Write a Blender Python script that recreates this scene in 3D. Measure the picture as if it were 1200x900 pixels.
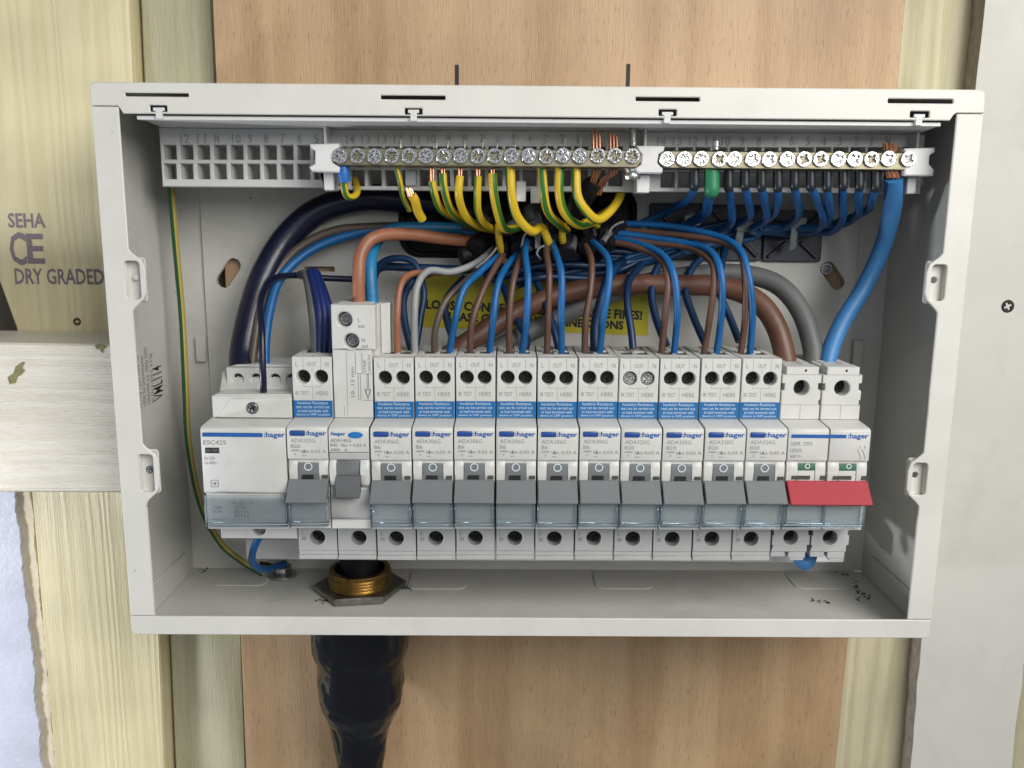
import bpy, bmesh, math, random
from mathutils import Vector, Matrix
from math import sin, cos, pi, radians
random.seed(7)
S = 0.001                                   # everything below is laid out in millimetres
for o in list(bpy.data.objects): bpy.data.objects.remove(o)
sc = bpy.context.scene
C = sc.collection

# ------------------------------------------------------------------ camera
F = 1009.2703
CAM = (167.5394, -360.6195, 181.9849)
YAW, PITCH, ROLL = -0.0063267, -0.1824601, 0.0079230
def cdir(u, w):
    x = (u-600)/F; z = -(w-450)/F; y = 1.0
    c, s = cos(ROLL), sin(ROLL); x, z = c*x-s*z, s*x+c*z
    c, s = cos(PITCH), sin(PITCH); y, z = c*y-s*z, s*y+c*z
    c, s = cos(YAW), sin(YAW); x, y = c*x-s*y, s*x+c*y
    return x, y, z
def U(u, w, Y):                             # point seen at photo position (u, w) on the plane y = Y (mm)
    x, y, z = cdir(u, w); t = (Y-CAM[1])/y
    return (CAM[0]+x*t, Y, CAM[2]+z*t)
def V(u, w, Z):                             # same, on the plane z = Z
    x, y, z = cdir(u, w); t = (Z-CAM[2])/z
    return (CAM[0]+x*t, CAM[1]+y*t, Z)
cam = bpy.data.objects.new('camera', bpy.data.cameras.new('camera')); C.objects.link(cam)
fw = Vector(cdir(600, 450)).normalized()
rt = (Vector(cdir(700, 450)) - Vector(cdir(600, 450))).normalized()
up = rt.cross(fw)
M = Matrix((rt, up, -fw)).transposed().to_4x4(); M.translation = Vector(CAM)*S
cam.matrix_world = M
cam.data.sensor_width = 36; cam.data.lens = F/1200*36
cam.data.clip_start = 0.01; cam.data.clip_end = 20
sc.camera = cam

# ------------------------------------------------------------------ world, lamps, exposure
w = bpy.data.worlds.new('World'); sc.world = w; w.use_nodes = True
bg = w.node_tree.nodes['Background']; bg.inputs[0].default_value = (0.80, 0.86, 0.92, 1); bg.inputs[1].default_value = 0.18
def lamp(name, kind, loc, target, power, color, size=0.1, sizey=None):
    l = bpy.data.lights.new(name, kind); o = bpy.data.objects.new(name, l); C.objects.link(o)
    l.energy = power; l.color = color
    if kind == 'AREA':
        l.size = size
        if sizey: l.shape = 'RECTANGLE'; l.size_y = sizey
    elif kind in ('SPOT', 'POINT'): l.shadow_soft_size = size
    o.location = loc
    o.rotation_euler = (Vector(target)-Vector(loc)).to_track_quat('-Z', 'Y').to_euler()
    return o
lamp('window_light', 'AREA', (0.66, -0.66, 0.56), (0.22, 0, 0.1), 10, (1.0, 0.97, 0.915), 0.55, 0.60)
lamp('fill_light', 'AREA', (0.1, -1.5, 0.6), (0.15, 0, 0.1), 2.2, (0.93, 0.96, 1.0), 1.0, 1.0)  # added soft fill from the front, not a lamp of the room
wl = lamp('work_lamp', 'POINT', (-0.38, -0.11, -0.03), (0, 0.08, 0.1), 6.5, (0.93, 0.95, 1.0), 0.032)
sc.view_settings.view_transform = 'Standard'; sc.view_settings.look = 'None'
sc.view_settings.exposure = 0.07; sc.view_settings.gamma = 1
sc.render.engine = 'CYCLES'
sc.cycles.max_bounces = 8; sc.cycles.transparent_max_bounces = 16

# ------------------------------------------------------------------ materials
def newmat(name):
    m = bpy.data.materials.new(name); m.use_nodes = True
    return m, m.node_tree.nodes, m.node_tree.links, m.node_tree.nodes['Principled BSDF']
def mat(name, col, rough=0.5, metal=0.0, bump=0.0, bscale=900.0, var=0.0, vscale=60.0, spec=0.5, coat=0.0, stretch=(1, 1, 1)):
    m, N, L, P = newmat(name)
    P.inputs['Base Color'].default_value = (*col, 1); P.inputs['Roughness'].default_value = rough
    P.inputs['Metallic'].default_value = metal; P.inputs['Specular IOR Level'].default_value = spec
    if coat: P.inputs['Coat Weight'].default_value = coat; P.inputs['Coat Roughness'].default_value = 0.15
    tc = N.new('ShaderNodeTexCoord'); mp = N.new('ShaderNodeMapping'); mp.inputs['Scale'].default_value = stretch
    L.new(tc.outputs['Object'], mp.inputs[0])
    if var:
        n = N.new('ShaderNodeTexNoise'); n.inputs['Scale'].default_value = vscale; n.inputs['Detail'].default_value = 5
        L.new(mp.outputs[0], n.inputs['Vector'])
        r = N.new('ShaderNodeMapRange'); r.inputs['From Min'].default_value = .3; r.inputs['From Max'].default_value = .7
        r.inputs['To Min'].default_value = 1-var; r.inputs['To Max'].default_value = 1+var*.6
        L.new(n.outputs['Fac'], r.inputs['Value'])
        h = N.new('ShaderNodeVectorMath'); h.operation = 'SCALE'; h.inputs[0].default_value = col
        L.new(r.outputs[0], h.inputs['Scale']); L.new(h.outputs[0], P.inputs['Base Color'])
        r2 = N.new('ShaderNodeMapRange'); r2.inputs['To Min'].default_value = max(rough-.12, .05); r2.inputs['To Max'].default_value = min(rough+.15, 1)
        L.new(n.outputs['Fac'], r2.inputs['Value']); L.new(r2.outputs[0], P.inputs['Roughness'])
    if bump:
        n = N.new('ShaderNodeTexNoise'); n.inputs['Scale'].default_value = bscale; n.inputs['Detail'].default_value = 3
        L.new(mp.outputs[0], n.inputs['Vector'])
        b = N.new('ShaderNodeBump'); b.inputs['Strength'].default_value = bump; b.inputs['Distance'].default_value = 0.0003
        L.new(n.outputs['Fac'], b.inputs['Height']); L.new(b.outputs[0], P.inputs['Normal'])
    return m
def worn(m, amt=.10, speck=.35):
    """grime: broad smudges in the gloss and colour, and a few dark specks of dirt"""
    N, L = m.node_tree.nodes, m.node_tree.links; P = N['Principled BSDF']
    tc = N.new('ShaderNodeTexCoord'); lk = P.inputs['Base Color'].links
    mx = N.new('ShaderNodeMix'); mx.data_type = 'RGBA'; mx.blend_type = 'MULTIPLY'; mx.inputs[0].default_value = 1
    if lk: L.new(lk[0].from_socket, mx.inputs[6])
    else: mx.inputs[6].default_value = P.inputs['Base Color'].default_value
    a = N.new('ShaderNodeTexNoise'); a.inputs['Scale'].default_value = 22; a.inputs['Detail'].default_value = 7; a.inputs['Roughness'].default_value = .7; a.inputs['Distortion'].default_value = 1.2
    L.new(tc.outputs['Object'], a.inputs['Vector'])
    ra = N.new('ShaderNodeMapRange'); ra.inputs['From Min'].default_value = .5; ra.inputs['From Max'].default_value = .75; ra.inputs['To Min'].default_value = 1; ra.inputs['To Max'].default_value = 1-amt
    L.new(a.outputs['Fac'], ra.inputs['Value'])
    b = N.new('ShaderNodeTexNoise'); b.inputs['Scale'].default_value = 420; b.inputs['Detail'].default_value = 2; L.new(tc.outputs['Object'], b.inputs['Vector'])
    rb = N.new('ShaderNodeMapRange'); rb.inputs['From Min'].default_value = .735; rb.inputs['From Max'].default_value = .77; rb.inputs['To Min'].default_value = 1; rb.inputs['To Max'].default_value = 1-speck
    L.new(b.outputs['Fac'], rb.inputs['Value'])
    mu = N.new('ShaderNodeMath'); mu.operation = 'MULTIPLY'; L.new(ra.outputs[0], mu.inputs[0]); L.new(rb.outputs[0], mu.inputs[1])
    cb = N.new('ShaderNodeCombineColor'); [L.new(mu.outputs[0], cb.inputs[i]) for i in range(3)]
    L.new(cb.outputs[0], mx.inputs[7]); L.new(mx.outputs[2], P.inputs['Base Color'])
    return m
def woodmat(name, c1, c2, c3, fine=1400, rings=70, warp=.35, rough=.62, along='Z', pores=0.0, bump=.5, knots=None, off=(0, 0, 0)):
    """timber: slow rings bent by noise, fine grain stretched along the board, dark pores"""
    m, N, L, P = newmat(name)
    tc = N.new('ShaderNodeTexCoord'); mp = N.new('ShaderNodeMapping'); mp.inputs['Location'].default_value = off
    k = {'Z': (1, 1, .04), 'X': (.04, 1, 1)}[along]
    L.new(tc.outputs['Object'], mp.inputs[0]); mp.inputs['Scale'].default_value = k
    wob = N.new('ShaderNodeTexNoise'); wob.inputs['Scale'].default_value = 28; wob.inputs['Detail'].default_value = 3
    L.new(mp.outputs[0], wob.inputs['Vector'])
    mul = N.new('ShaderNodeMath'); mul.operation = 'MULTIPLY'; mul.inputs[1].default_value = rings*warp
    L.new(wob.outputs['Fac'], mul.inputs[0])
    sx = N.new('ShaderNodeSeparateXYZ'); L.new(tc.outputs['Object'], sx.inputs[0])
    lin = N.new('ShaderNodeMath'); lin.operation = 'MULTIPLY'; lin.inputs[1].default_value = rings*6.0
    L.new(sx.outputs['X' if along == 'Z' else 'Z'], lin.inputs[0])
    ad = N.new('ShaderNodeMath'); ad.operation = 'ADD'; L.new(mul.outputs[0], ad.inputs[0]); L.new(lin.outputs[0], ad.inputs[1])
    si = N.new('ShaderNodeMath'); si.operation = 'SINE'; L.new(ad.outputs[0], si.inputs[0])
    f = N.new('ShaderNodeTexNoise'); f.inputs['Scale'].default_value = fine; f.inputs['Detail'].default_value = 4; f.inputs['Roughness'].default_value = .65
    L.new(mp.outputs[0], f.inputs['Vector'])
    r1 = N.new('ShaderNodeMapRange'); r1.inputs['From Min'].default_value = -1; r1.inputs['From Max'].default_value = 1
    r1.inputs['To Min'].default_value = 0; r1.inputs['To Max'].default_value = .6; L.new(si.outputs[0], r1.inputs['Value'])
    r2 = N.new('ShaderNodeMapRange'); r2.inputs['From Min'].default_value = .3; r2.inputs['From Max'].default_value = .7
    r2.inputs['To Max'].default_value = .5; L.new(f.outputs['Fac'], r2.inputs['Value'])
    s2 = N.new('ShaderNodeMath'); s2.operation = 'ADD'; L.new(r1.outputs[0], s2.inputs[0]); L.new(r2.outputs[0], s2.inputs[1])
    cr = N.new('ShaderNodeValToRGB'); cr.color_ramp.elements[0].color = (*c1, 1); cr.color_ramp.elements[1].color = (*c3, 1)
    e = cr.color_ramp.elements.new(.5); e.color = (*c2, 1); L.new(s2.outputs[0], cr.inputs[0])
    bl = N.new('ShaderNodeTexNoise'); bl.inputs['Scale'].default_value = 14; bl.inputs['Detail'].default_value = 2
    L.new(tc.outputs['Object'], bl.inputs['Vector'])
    rb = N.new('ShaderNodeMapRange'); rb.inputs['From Min'].default_value = .3; rb.inputs['From Max'].default_value = .7
    rb.inputs['To Min'].default_value = .80; rb.inputs['To Max'].default_value = 1.08; L.new(bl.outputs['Fac'], rb.inputs['Value'])
    vs = N.new('ShaderNodeVectorMath'); vs.operation = 'SCALE'; L.new(cr.outputs[0], vs.inputs[0]); L.new(rb.outputs[0], vs.inputs['Scale'])
    last = vs.outputs[0]
    if pores:
        mp2 = N.new('ShaderNodeMapping'); mp2.inputs['Scale'].default_value = {'Z': (1, 1, .10), 'X': (.1, 1, 1)}[along]
        L.new(tc.outputs['Object'], mp2.inputs[0])
        pn = N.new('ShaderNodeTexNoise'); pn.inputs['Scale'].default_value = 1500; pn.inputs['Detail'].default_value = 1
        L.new(mp2.outputs[0], pn.inputs['Vector'])
        pr = N.new('ShaderNodeMapRange'); pr.inputs['From Min'].default_value = .62; pr.inputs['From Max'].default_value = .72
        pr.inputs['To Min'].default_value = 1; pr.inputs['To Max'].default_value = 1-pores; L.new(pn.outputs['Fac'], pr.inputs['Value'])
        v3 = N.new('ShaderNodeVectorMath'); v3.operation = 'SCALE'; L.new(last, v3.inputs[0]); L.new(pr.outputs[0], v3.inputs['Scale']); last = v3.outputs[0]
    if knots:
        for kx, ky, kz, kr in knots:
            d = N.new('ShaderNodeVectorMath'); d.operation = 'SUBTRACT'; L.new(tc.outputs['Object'], d.inputs[0]); d.inputs[1].default_value = (kx*S, ky*S, kz*S)
            sc2 = N.new('ShaderNodeVectorMath'); sc2.operation = 'MULTIPLY'; sc2.inputs[1].default_value = (1, .2, .45) if along == 'Z' else (.45, .2, 1); L.new(d.outputs[0], sc2.inputs[0])
            ln = N.new('ShaderNodeVectorMath'); ln.operation = 'LENGTH'; L.new(sc2.outputs[0], ln.inputs[0])
            rr = N.new('ShaderNodeMapRange'); rr.inputs['From Min'].default_value = kr*S*.35; rr.inputs['From Max'].default_value = kr*S
            rr.inputs['To Min'].default_value = .35; rr.inputs['To Max'].default_value = 1; L.new(ln.outputs['Value'], rr.inputs['Value'])
            v4 = N.new('ShaderNodeVectorMath'); v4.operation = 'SCALE'; L.new(last, v4.inputs[0]); L.new(rr.outputs[0], v4.inputs['Scale']); last = v4.outputs[0]
    L.new(last, P.inputs['Base Color']); P.inputs['Roughness'].default_value = rough
    b = N.new('ShaderNodeBump'); b.inputs['Strength'].default_value = bump; b.inputs['Distance'].default_value = .0004
    L.new(s2.outputs[0], b.inputs['Height']); L.new(b.outputs[0], P.inputs['Normal'])
    return m
steel = worn(mat('painted_steel', (.66, .65, .61), .40, bump=.16, bscale=1600, var=.05, vscale=30), .08, .4)
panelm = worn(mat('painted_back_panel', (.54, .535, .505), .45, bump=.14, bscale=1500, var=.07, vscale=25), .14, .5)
white = mat('white_plastic', (.66, .66, .655), .38, bump=.06, bscale=2500, var=.03)
body = worn(mat('breaker_plastic', (.60, .60, .58), .45, bump=.12, bscale=3000, var=.04, vscale=120), .07, .3)
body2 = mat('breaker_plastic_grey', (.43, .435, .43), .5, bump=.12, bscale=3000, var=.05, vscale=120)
lever = mat('grey_lever', (.165, .178, .185), .52, spec=.35, bump=.08, bscale=2500, var=.06, vscale=90)
redm = mat('red_lever', (.38, .04, .055), .50, spec=.35, bump=.08, bscale=2500, var=.05, vscale=120)
greenf = mat('green_flag', (.03, .12, .07), .5)
blueprint = mat('blue_print', (.012, .10, .36), .5, var=.06, vscale=300)
labelblue = mat('blue_label', (.010, .14, .38), .4, var=.05, vscale=200)
navyp = mat('dark_blue_button', (.02, .07, .28), .3)
inkw = mat('white_print', (.62, .68, .75), .6)
inkg = mat('grey_print', (.16, .16, .16), .6)
inkl = mat('faint_print', (.27, .275, .27), .6)
inkk = mat('black_print', (.02, .02, .02), .6)
darkin = mat('dark_socket', (.012, .012, .014), .6)  # black stands in for the shade inside sockets, holes and cuts
seam = mat('seam_shadow_gap', (.06, .06, .058), .8)
zinc = mat('bright_zinc', (.80, .80, .78), .24, metal=1, bump=.4, bscale=1500, var=.12, vscale=500)
zincd = mat('dull_zinc', (.42, .43, .44), .34, metal=1, bump=.3, bscale=1500, var=.2, vscale=400)
screwd = mat('dark_terminal_screw', (.055, .055, .055), .38, metal=1, bump=.4, bscale=1500, var=.3, vscale=700)  # terminal screws near-black: the shade of their sockets is put into the colour
brassb = mat('dull_brass_bar', (.29, .265, .185), .46, metal=1, bump=.2, bscale=900, var=.15, vscale=120, stretch=(.2, 1, 1))
brass = mat('brass', (.50, .35, .15), .28, metal=1, bump=.2, bscale=1200, var=.2, vscale=200)
copper = mat('copper', (.60, .29, .18), .30, metal=1, var=.2, vscale=400)
def cab(name, col, rough=.44, var=.16):
    return worn(mat(name, col, rough, bump=.35, bscale=420, var=var, vscale=55), .25, -.5)
c_brown = cab('brown_insulation', (.115, .058, .042)); c_copperbrown = cab('light_brown_insulation', (.31, .125, .068))
c_bigbrown = cab('dark_brown_insulation', (.125, .055, .034)); c_blue = cab('blue_insulation', (.004, .105, .31)); c_mblue = cab('mid_blue_insulation', (.004, .066, .20))
c_dblue = cab('shaded_dark_blue_insulation', (.002, .026, .085)); c_bigblue = cab('light_blue_insulation', (.040, .18, .42))  # dark blue is deepened further for the shade behind the tails
c_sky = cab('sky_blue_insulation', (.015, .18, .38)); c_navy = cab('navy_cable', (.006, .008, .030), .3)
c_royal = cab('royal_blue_insulation', (.006, .018, .12)); c_grey = cab('grey_cable', (.105, .112, .112), .5)
c_lgrey = cab('pale_grey_insulation', (.30, .31, .315)); c_gbrown = cab('grey_brown_insulation', (.095, .07, .055))
c_black = mat('black_rubber', (.005, .005, .008), .5, spec=.3, bump=.4, bscale=200, var=.2, vscale=60)
c_sleeve = mat('dark_ferrule_sleeve', (.014, .018, .024), .35); c_greenf = mat('green_ferrule_sleeve', (.02, .19, .085), .4)
c_sheath = mat('grey_cable_sheath', (.10, .105, .11), .5, var=.2, vscale=90, bump=.3, bscale=300)
c_sheathk = mat('dark_cable_sheath', (.010, .010, .016), .5, spec=.35, var=.2, vscale=90, bump=.3, bscale=300)
tie = mat('grey_tie', (.24, .26, .27), .4); mountm = mat('dark_tie_mount', (.008, .013, .03), .4, bump=.1)
yellowl = mat('yellow_label', (.52, .46, .02), .42, var=.06, vscale=60)
shroudm = mat('glossy_black_shroud', (.005, .005, .008), .13, bump=.5, bscale=45, var=.2, vscale=40)
debrism = mat('dark_swarf', (.015, .013, .012), .6)
ply = woodmat('plywood', (.37, .232, .125), (.455, .300, .168), (.51, .352, .208), fine=1900, rings=6, warp=4, pores=.35, bump=.45, rough=.5)
pine = woodmat('pale_sawn_pine', (.61, .535, .315), (.66, .59, .365), (.70, .635, .42), fine=1500, rings=150, warp=.5, bump=.7, rough=.42, knots=[(-46, 0, -330, 5)])
pineb = woodmat('pale_batten', (.63, .59, .49), (.68, .64, .55), (.72, .69, .61), fine=1300, rings=120, warp=.5, along='X', bump=1.2, rough=.38)
pineg = woodmat('green_treated_timber', (.34, .325, .20), (.44, .425, .285), (.50, .485, .345), fine=1300, rings=26, warp=1.8, bump=.8, knots=[(-2, 90, -75, 13)])
piney = woodmat('yellowish_stud', (.42, .38, .24), (.50, .46, .30), (.57, .53, .37), fine=1300, rings=90, warp=.5, bump=.6)
pbm = worn(mat('plasterboard_paper', (.56, .55, .515), .75, bump=.3, bscale=420, var=.06, vscale=18), .10, .25)
pbe = mat('plasterboard_cut_edge', (.36, .32, .28), .9, bump=1.0, bscale=350, var=.25, vscale=220)
foil = mat('blue_lit_white_sheet', (.50, .52, .62), .4, bump=1.0, bscale=420, var=.10, vscale=40)  # white facing with the cool lamp's blue put into its colour
foam = mat('cut_foam_edge', (.60, .53, .40), .85, bump=1.5, bscale=260, var=.12, vscale=160)
darkwall = mat('dark_cavity', (.17, .155, .13), .9, var=.2)
def earthmat(name, frac, y=(.58, .40, .02), g=(.035, .145, .02)):
    m, N, L, P = newmat(name)
    uv = N.new('ShaderNodeUVMap'); sx = N.new('ShaderNodeSeparateXYZ'); L.new(uv.outputs[0], sx.inputs[0])
    fr = N.new('ShaderNodeMath'); fr.operation = 'FRACT'; L.new(sx.outputs['X'], fr.inputs[0])
    lt = N.new('ShaderNodeMath'); lt.operation = 'LESS_THAN'; lt.inputs[1].default_value = frac; L.new(fr.outputs[0], lt.inputs[0])
    mx = N.new('ShaderNodeMix'); mx.data_type = 'RGBA'; mx.inputs[6].default_value = (*y, 1); mx.inputs[7].default_value = (*g, 1)
    L.new(lt.outputs[0], mx.inputs[0]); L.new(mx.outputs[2], P.inputs['Base Color']); P.inputs['Roughness'].default_value = .35
    return m
c_earth = earthmat('green_yellow_insulation', .20)
c_earthd = earthmat('dark_green_yellow_insulation', .62, (.40, .31, .07), (.012, .085, .025))
def clearmat():
    m, N, L, P = newmat('clear_bluish_plastic'); N.remove(P); out = N['Material Output']
    t = N.new('ShaderNodeBsdfTransparent'); t.inputs[0].default_value = (.955, .972, .98, 1)
    g = N.new('ShaderNodeBsdfGlossy'); g.inputs['Roughness'].default_value = .12; g.inputs[0].default_value = (.85, .95, 1, 1)
    d = N.new('ShaderNodeBsdfDiffuse'); d.inputs[0].default_value = (.62, .68, .72, 1)
    m0 = N.new('ShaderNodeMixShader'); m0.inputs[0].default_value = .07; L.new(t.outputs[0], m0.inputs[1]); L.new(d.outputs[0], m0.inputs[2])
    fr = N.new('ShaderNodeFresnel'); fr.inputs[0].default_value = 1.5
    mx = N.new('ShaderNodeMixShader'); L.new(fr.outputs[0], mx.inputs[0]); L.new(m0.outputs[0], mx.inputs[1]); L.new(g.outputs[0], mx.inputs[2])
    L.new(mx.outputs[0], out.inputs[0]); return m
clear = clearmat()

# ------------------------------------------------------------------ mesh helpers
def finish(bm, name, material, parent, smooth=True, origin=None, angle=40):
    if origin is None and parent is None:
        c = Vector((0, 0, 0)); n = len(bm.verts)
        for v in bm.verts: c += v.co
        origin = c/max(n, 1)
    o0 = Vector(origin) if origin is not None else Vector((0, 0, 0))
    bmesh.ops.translate(bm, verts=bm.verts, vec=-o0)
    bmesh.ops.scale(bm, verts=bm.verts, vec=(S, S, S))
    bmesh.ops.recalc_face_normals(bm, faces=bm.faces)
    if smooth:
        for f in bm.faces: f.smooth = True
        for e in bm.edges:
            if len(e.link_faces) != 2 or e.calc_face_angle(0) > radians(angle): e.smooth = False
    me = bpy.data.meshes.new(name); bm.to_mesh(me); bm.free()
    me.materials.append(material)
    o = bpy.data.objects.new(name, me); C.objects.link(o); o.location = o0*S
    if parent: o.parent = parent
    return o
class MB:
    def __init__(s): s.bm = bmesh.new(); s.uv = None
    def box(s, x0, x1, y0, y1, z0, z1, bev=0.0, seg=1):
        vs = [s.bm.verts.new(p) for p in ((x0, y0, z0), (x1, y0, z0), (x1, y1, z0), (x0, y1, z0), (x0, y0, z1), (x1, y0, z1), (x1, y1, z1), (x0, y1, z1))]
        fs = [s.bm.faces.new([vs[i] for i in q]) for q in ((0, 1, 2, 3), (7, 6, 5, 4), (0, 4, 5, 1), (1, 5, 6, 2), (2, 6, 7, 3), (3, 7, 4, 0))]
        if bev: bmesh.ops.bevel(s.bm, geom=list({e for f in fs for e in f.edges}), offset=bev, segments=seg, affect='EDGES', profile=.5)
        return s
    def prism(s, pts, a, b, axis='X', bev=0.0):
        """pts: outline in the two other axes (X: y,z  Y: x,z  Z: x,y), swept from a to b"""
        def P(p, t): return {'X': (t, p[0], p[1]), 'Y': (p[0], t, p[1]), 'Z': (p[0], p[1], t)}[axis]
        A = [s.bm.verts.new(P(p, a)) for p in pts]; B = [s.bm.verts.new(P(p, b)) for p in pts]
        n = len(pts); fs = [s.bm.faces.new(A), s.bm.faces.new(B[::-1])]
        for i in range(n): fs.append(s.bm.faces.new((A[i], B[i], B[(i+1) % n], A[(i+1) % n])))
        bmesh.ops.recalc_face_normals(s.bm, faces=fs)
        if bev: bmesh.ops.bevel(s.bm, geom=list({e for f in fs for e in f.edges}), offset=bev, segments=1, affect='EDGES')
        return s
    def lathe(s, prof, n=24, mtx=None, cap=True):
        """prof: (radius, height) pairs about z"""
        rings = []
        for r, h in prof:
            rings.append([s.bm.verts.new((r*cos(2*pi*i/n), r*sin(2*pi*i/n), h)) for i in range(n)])
        for a, b in zip(rings, rings[1:]):
            for i in range(n): s.bm.faces.new((a[i], a[(i+1) % n], b[(i+1) % n], b[i]))
        if cap: s.bm.faces.new(rings[0][::-1]); s.bm.faces.new(rings[-1])
        if mtx is not None:
            for r in rings:
                for v in r: v.co = mtx @ v.co
        return s
    def tube(s, pts, r, n=12, sub=6, twist=0.0, flat=1.0, u0=0.0):
        pts = [Vector(p) for p in pts]; rad = r if isinstance(r, (list, tuple)) else [r]*len(pts)
        P = []; R = []
        ext = [pts[0]*2-pts[1]]+pts+[pts[-1]*2-pts[-2]]; er = [rad[0]]+list(rad)+[rad[-1]]
        for i in range(1, len(ext)-2):
            for k in range(sub):
                t = k/sub; a, b, c, d = ext[i-1:i+3]
                P.append(.5*((2*b)+(c-a)*t+(2*a-5*b+4*c-d)*t*t+(3*b-a-3*c+d)*t**3)); R.append(er[i]*(1-t)+er[i+1]*t)
        P.append(pts[-1]); R.append(rad[-1])
        if s.uv is None: s.uv = s.bm.loops.layers.uv.new('UVMap')
        T = (P[1]-P[0]).normalized(); nrm = T.orthogonal()
        ref = Vector((0, -1, 0)); nn = ref-T*ref.dot(T)
        if nn.length > .2: nrm = nn.normalized()
        rings = []; L = 0; Ls = []
        for i, p in enumerate(P):
            T2 = (P[min(i+1, len(P)-1)]-P[max(i-1, 0)]).normalized()
            nrm = (nrm-T2*nrm.dot(T2)).normalized(); bn = T2.cross(nrm)
            if i: L += (p-P[i-1]).length
            Ls.append(L)
            rings.append([s.bm.verts.new(p+(nrm*cos(2*pi*k/n)*flat+bn*sin(2*pi*k/n))*R[i]) for k in range(n)])
        for i in range(len(rings)-1):
            for k in range(n):
                f = s.bm.faces.new((rings[i][k], rings[i][(k+1) % n], rings[i+1][(k+1) % n], rings[i+1][k]))
                for l, (uu, vv) in zip(f.loops, ((k, i), (k+1, i), (k+1, i+1), (k, i+1))): l[s.uv].uv = (u0+uu/n+twist*Ls[vv], Ls[vv])
        s.bm.faces.new(rings[0][::-1]); s.bm.faces.new(rings[-1])
        return s
    def done(s, name, material, parent=None, **k): return finish(s.bm, name, material, parent, **k)
def empty(name, loc, label=None, cat=None, group=None):
    o = bpy.data.objects.new(name, None); C.objects.link(o); o.location = Vector(loc)*S; o.empty_display_size = .01
    if label: tag(o, label, cat, group)
    return o
def tag(o, label, cat=None, group=None, kind=None):
    if label: o['label'] = label
    if cat: o['category'] = cat
    if group: o['group'] = group
    if kind: o['kind'] = kind
    return o
def copy_tree(o, parent=None):
    c = o.copy(); C.objects.link(c); c.parent = parent
    for ch in list(o.children): copy_tree(ch, c)
    return c
def circ(cx, cz, r, n=20, a0=0): return [(cx+r*cos(a0+2*pi*i/n), cz+r*sin(a0+2*pi*i/n)) for i in range(n)]
def rrect(x0, z0, x1, z1, r, n=4):
    out = []
    for cx, cz, a in ((x1-r, z1-r, 0), (x0+r, z1-r, 90), (x0+r, z0+r, 180), (x1-r, z0+r, 270)):
        for i in range(n+1): t = radians(a+90*i/n); out.append((cx+r*cos(t), cz+r*sin(t)))
    return out
def slot(p, q, r, n=6):
    p = Vector(p); q = Vector(q); a = math.atan2(q.y-p.y, q.x-p.x); out = []
    for i in range(n+1): t = a-pi/2+pi*i/n; out.append((q.x+r*cos(t), q.y+r*sin(t)))
    for i in range(n+1): t = a+pi/2+pi*i/n; out.append((p.x+r*cos(t), p.y+r*sin(t)))
    return out
def platemesh(name, outer, holes, t, bev=0.0, axis='Y'):
    cu = bpy.data.curves.new(name, 'CURVE'); cu.dimensions = '2D'; cu.fill_mode = 'BOTH'
    cu.extrude = (t/2-bev)*S; cu.bevel_depth = bev*S; cu.bevel_resolution = 0; cu.offset = -bev*S
    for pl in [outer]+holes:
        sp = cu.splines.new('POLY'); sp.points.add(len(pl)-1); sp.use_cyclic_u = True
        for i, p in enumerate(pl): sp.points[i].co = (p[0]*S, p[1]*S, 0, 1)
    ob = bpy.data.objects.new(name, cu); me = bpy.data.meshes.new_from_object(ob)
    bpy.data.objects.remove(ob); bpy.data.curves.remove(cu)
    bm = bmesh.new(); bm.from_mesh(me); bmesh.ops.remove_doubles(bm, verts=bm.verts, dist=1e-7)
    for v in bm.verts:
        x, y, z = v.co
        v.co = (x, -z+t/2*S, y) if axis == 'Y' else (x, y, z-t/2*S)
    bmesh.ops.scale(bm, verts=bm.verts, vec=(1/S, 1/S, 1/S))
    bpy.data.meshes.remove(me)
    return bm
def plate(name, outer, holes, t, material, parent=None, y=0.0, bev=0.0, axis='Y', origin=None):
    """flat plate cut out of sheet; axis Y: outline in x,z with its front face at y; axis Z: outline in x,y with its top at y"""
    bm = platemesh(name, outer, holes, t, bev, axis)
    bmesh.ops.translate(bm, verts=bm.verts, vec=(0, y, 0) if axis == 'Y' else (0, 0, y))
    return finish(bm, name, material, parent, origin=origin, angle=30)
TXT = {}
def text(s, size, loc, material, parent=None, rot=(pi/2, 0, 0), bold=0.0, ext=0.0, align='LEFT', sx=1.0, name='lettering', spacing=1.0, line=1.0):
    key = (s, size, bold, ext, align, sx, spacing, line, material.name)
    if key not in TXT:
        cu = bpy.data.curves.new('lettering', 'FONT'); cu.body = s; cu.size = size*S; cu.offset = bold*S; cu.extrude = ext*S
        cu.align_x = align; cu.resolution_u = 2; cu.space_character = spacing; cu.space_line = line; cu.fill_mode = 'BOTH' if ext else 'FRONT'
        ob = bpy.data.objects.new('lettering', cu); me = bpy.data.meshes.new_from_object(ob); bpy.data.objects.remove(ob)
        me.materials.clear(); me.materials.append(material); me.name = 'lettering'
        for v in me.vertices: v.co.x *= sx
        TXT[key] = me
    o = bpy.data.objects.new(name, TXT[key]); C.objects.link(o); o.location = Vector(loc)*S; o.rotation_euler = rot
    if parent: o.parent = parent
    return o
RY = Matrix.Rotation(pi/2, 4, 'X')          # lathe axis z -> -y (towards the viewer)
def facing(x, y, z): return Matrix.Translation((x, y, z)) @ RY
def star(cx, cz, ro, ri, n=4, a0=0.4, wd=.5):
    out = []
    for i in range(n):
        a = a0+2*pi*i/n; h = 2*pi/n
        for da, rr in ((-wd*.42, ro), (wd*.42, ro), (h/2, ri)): out.append((cx+rr*cos(a+da), cz+rr*sin(a+da)))
    return out
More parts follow.
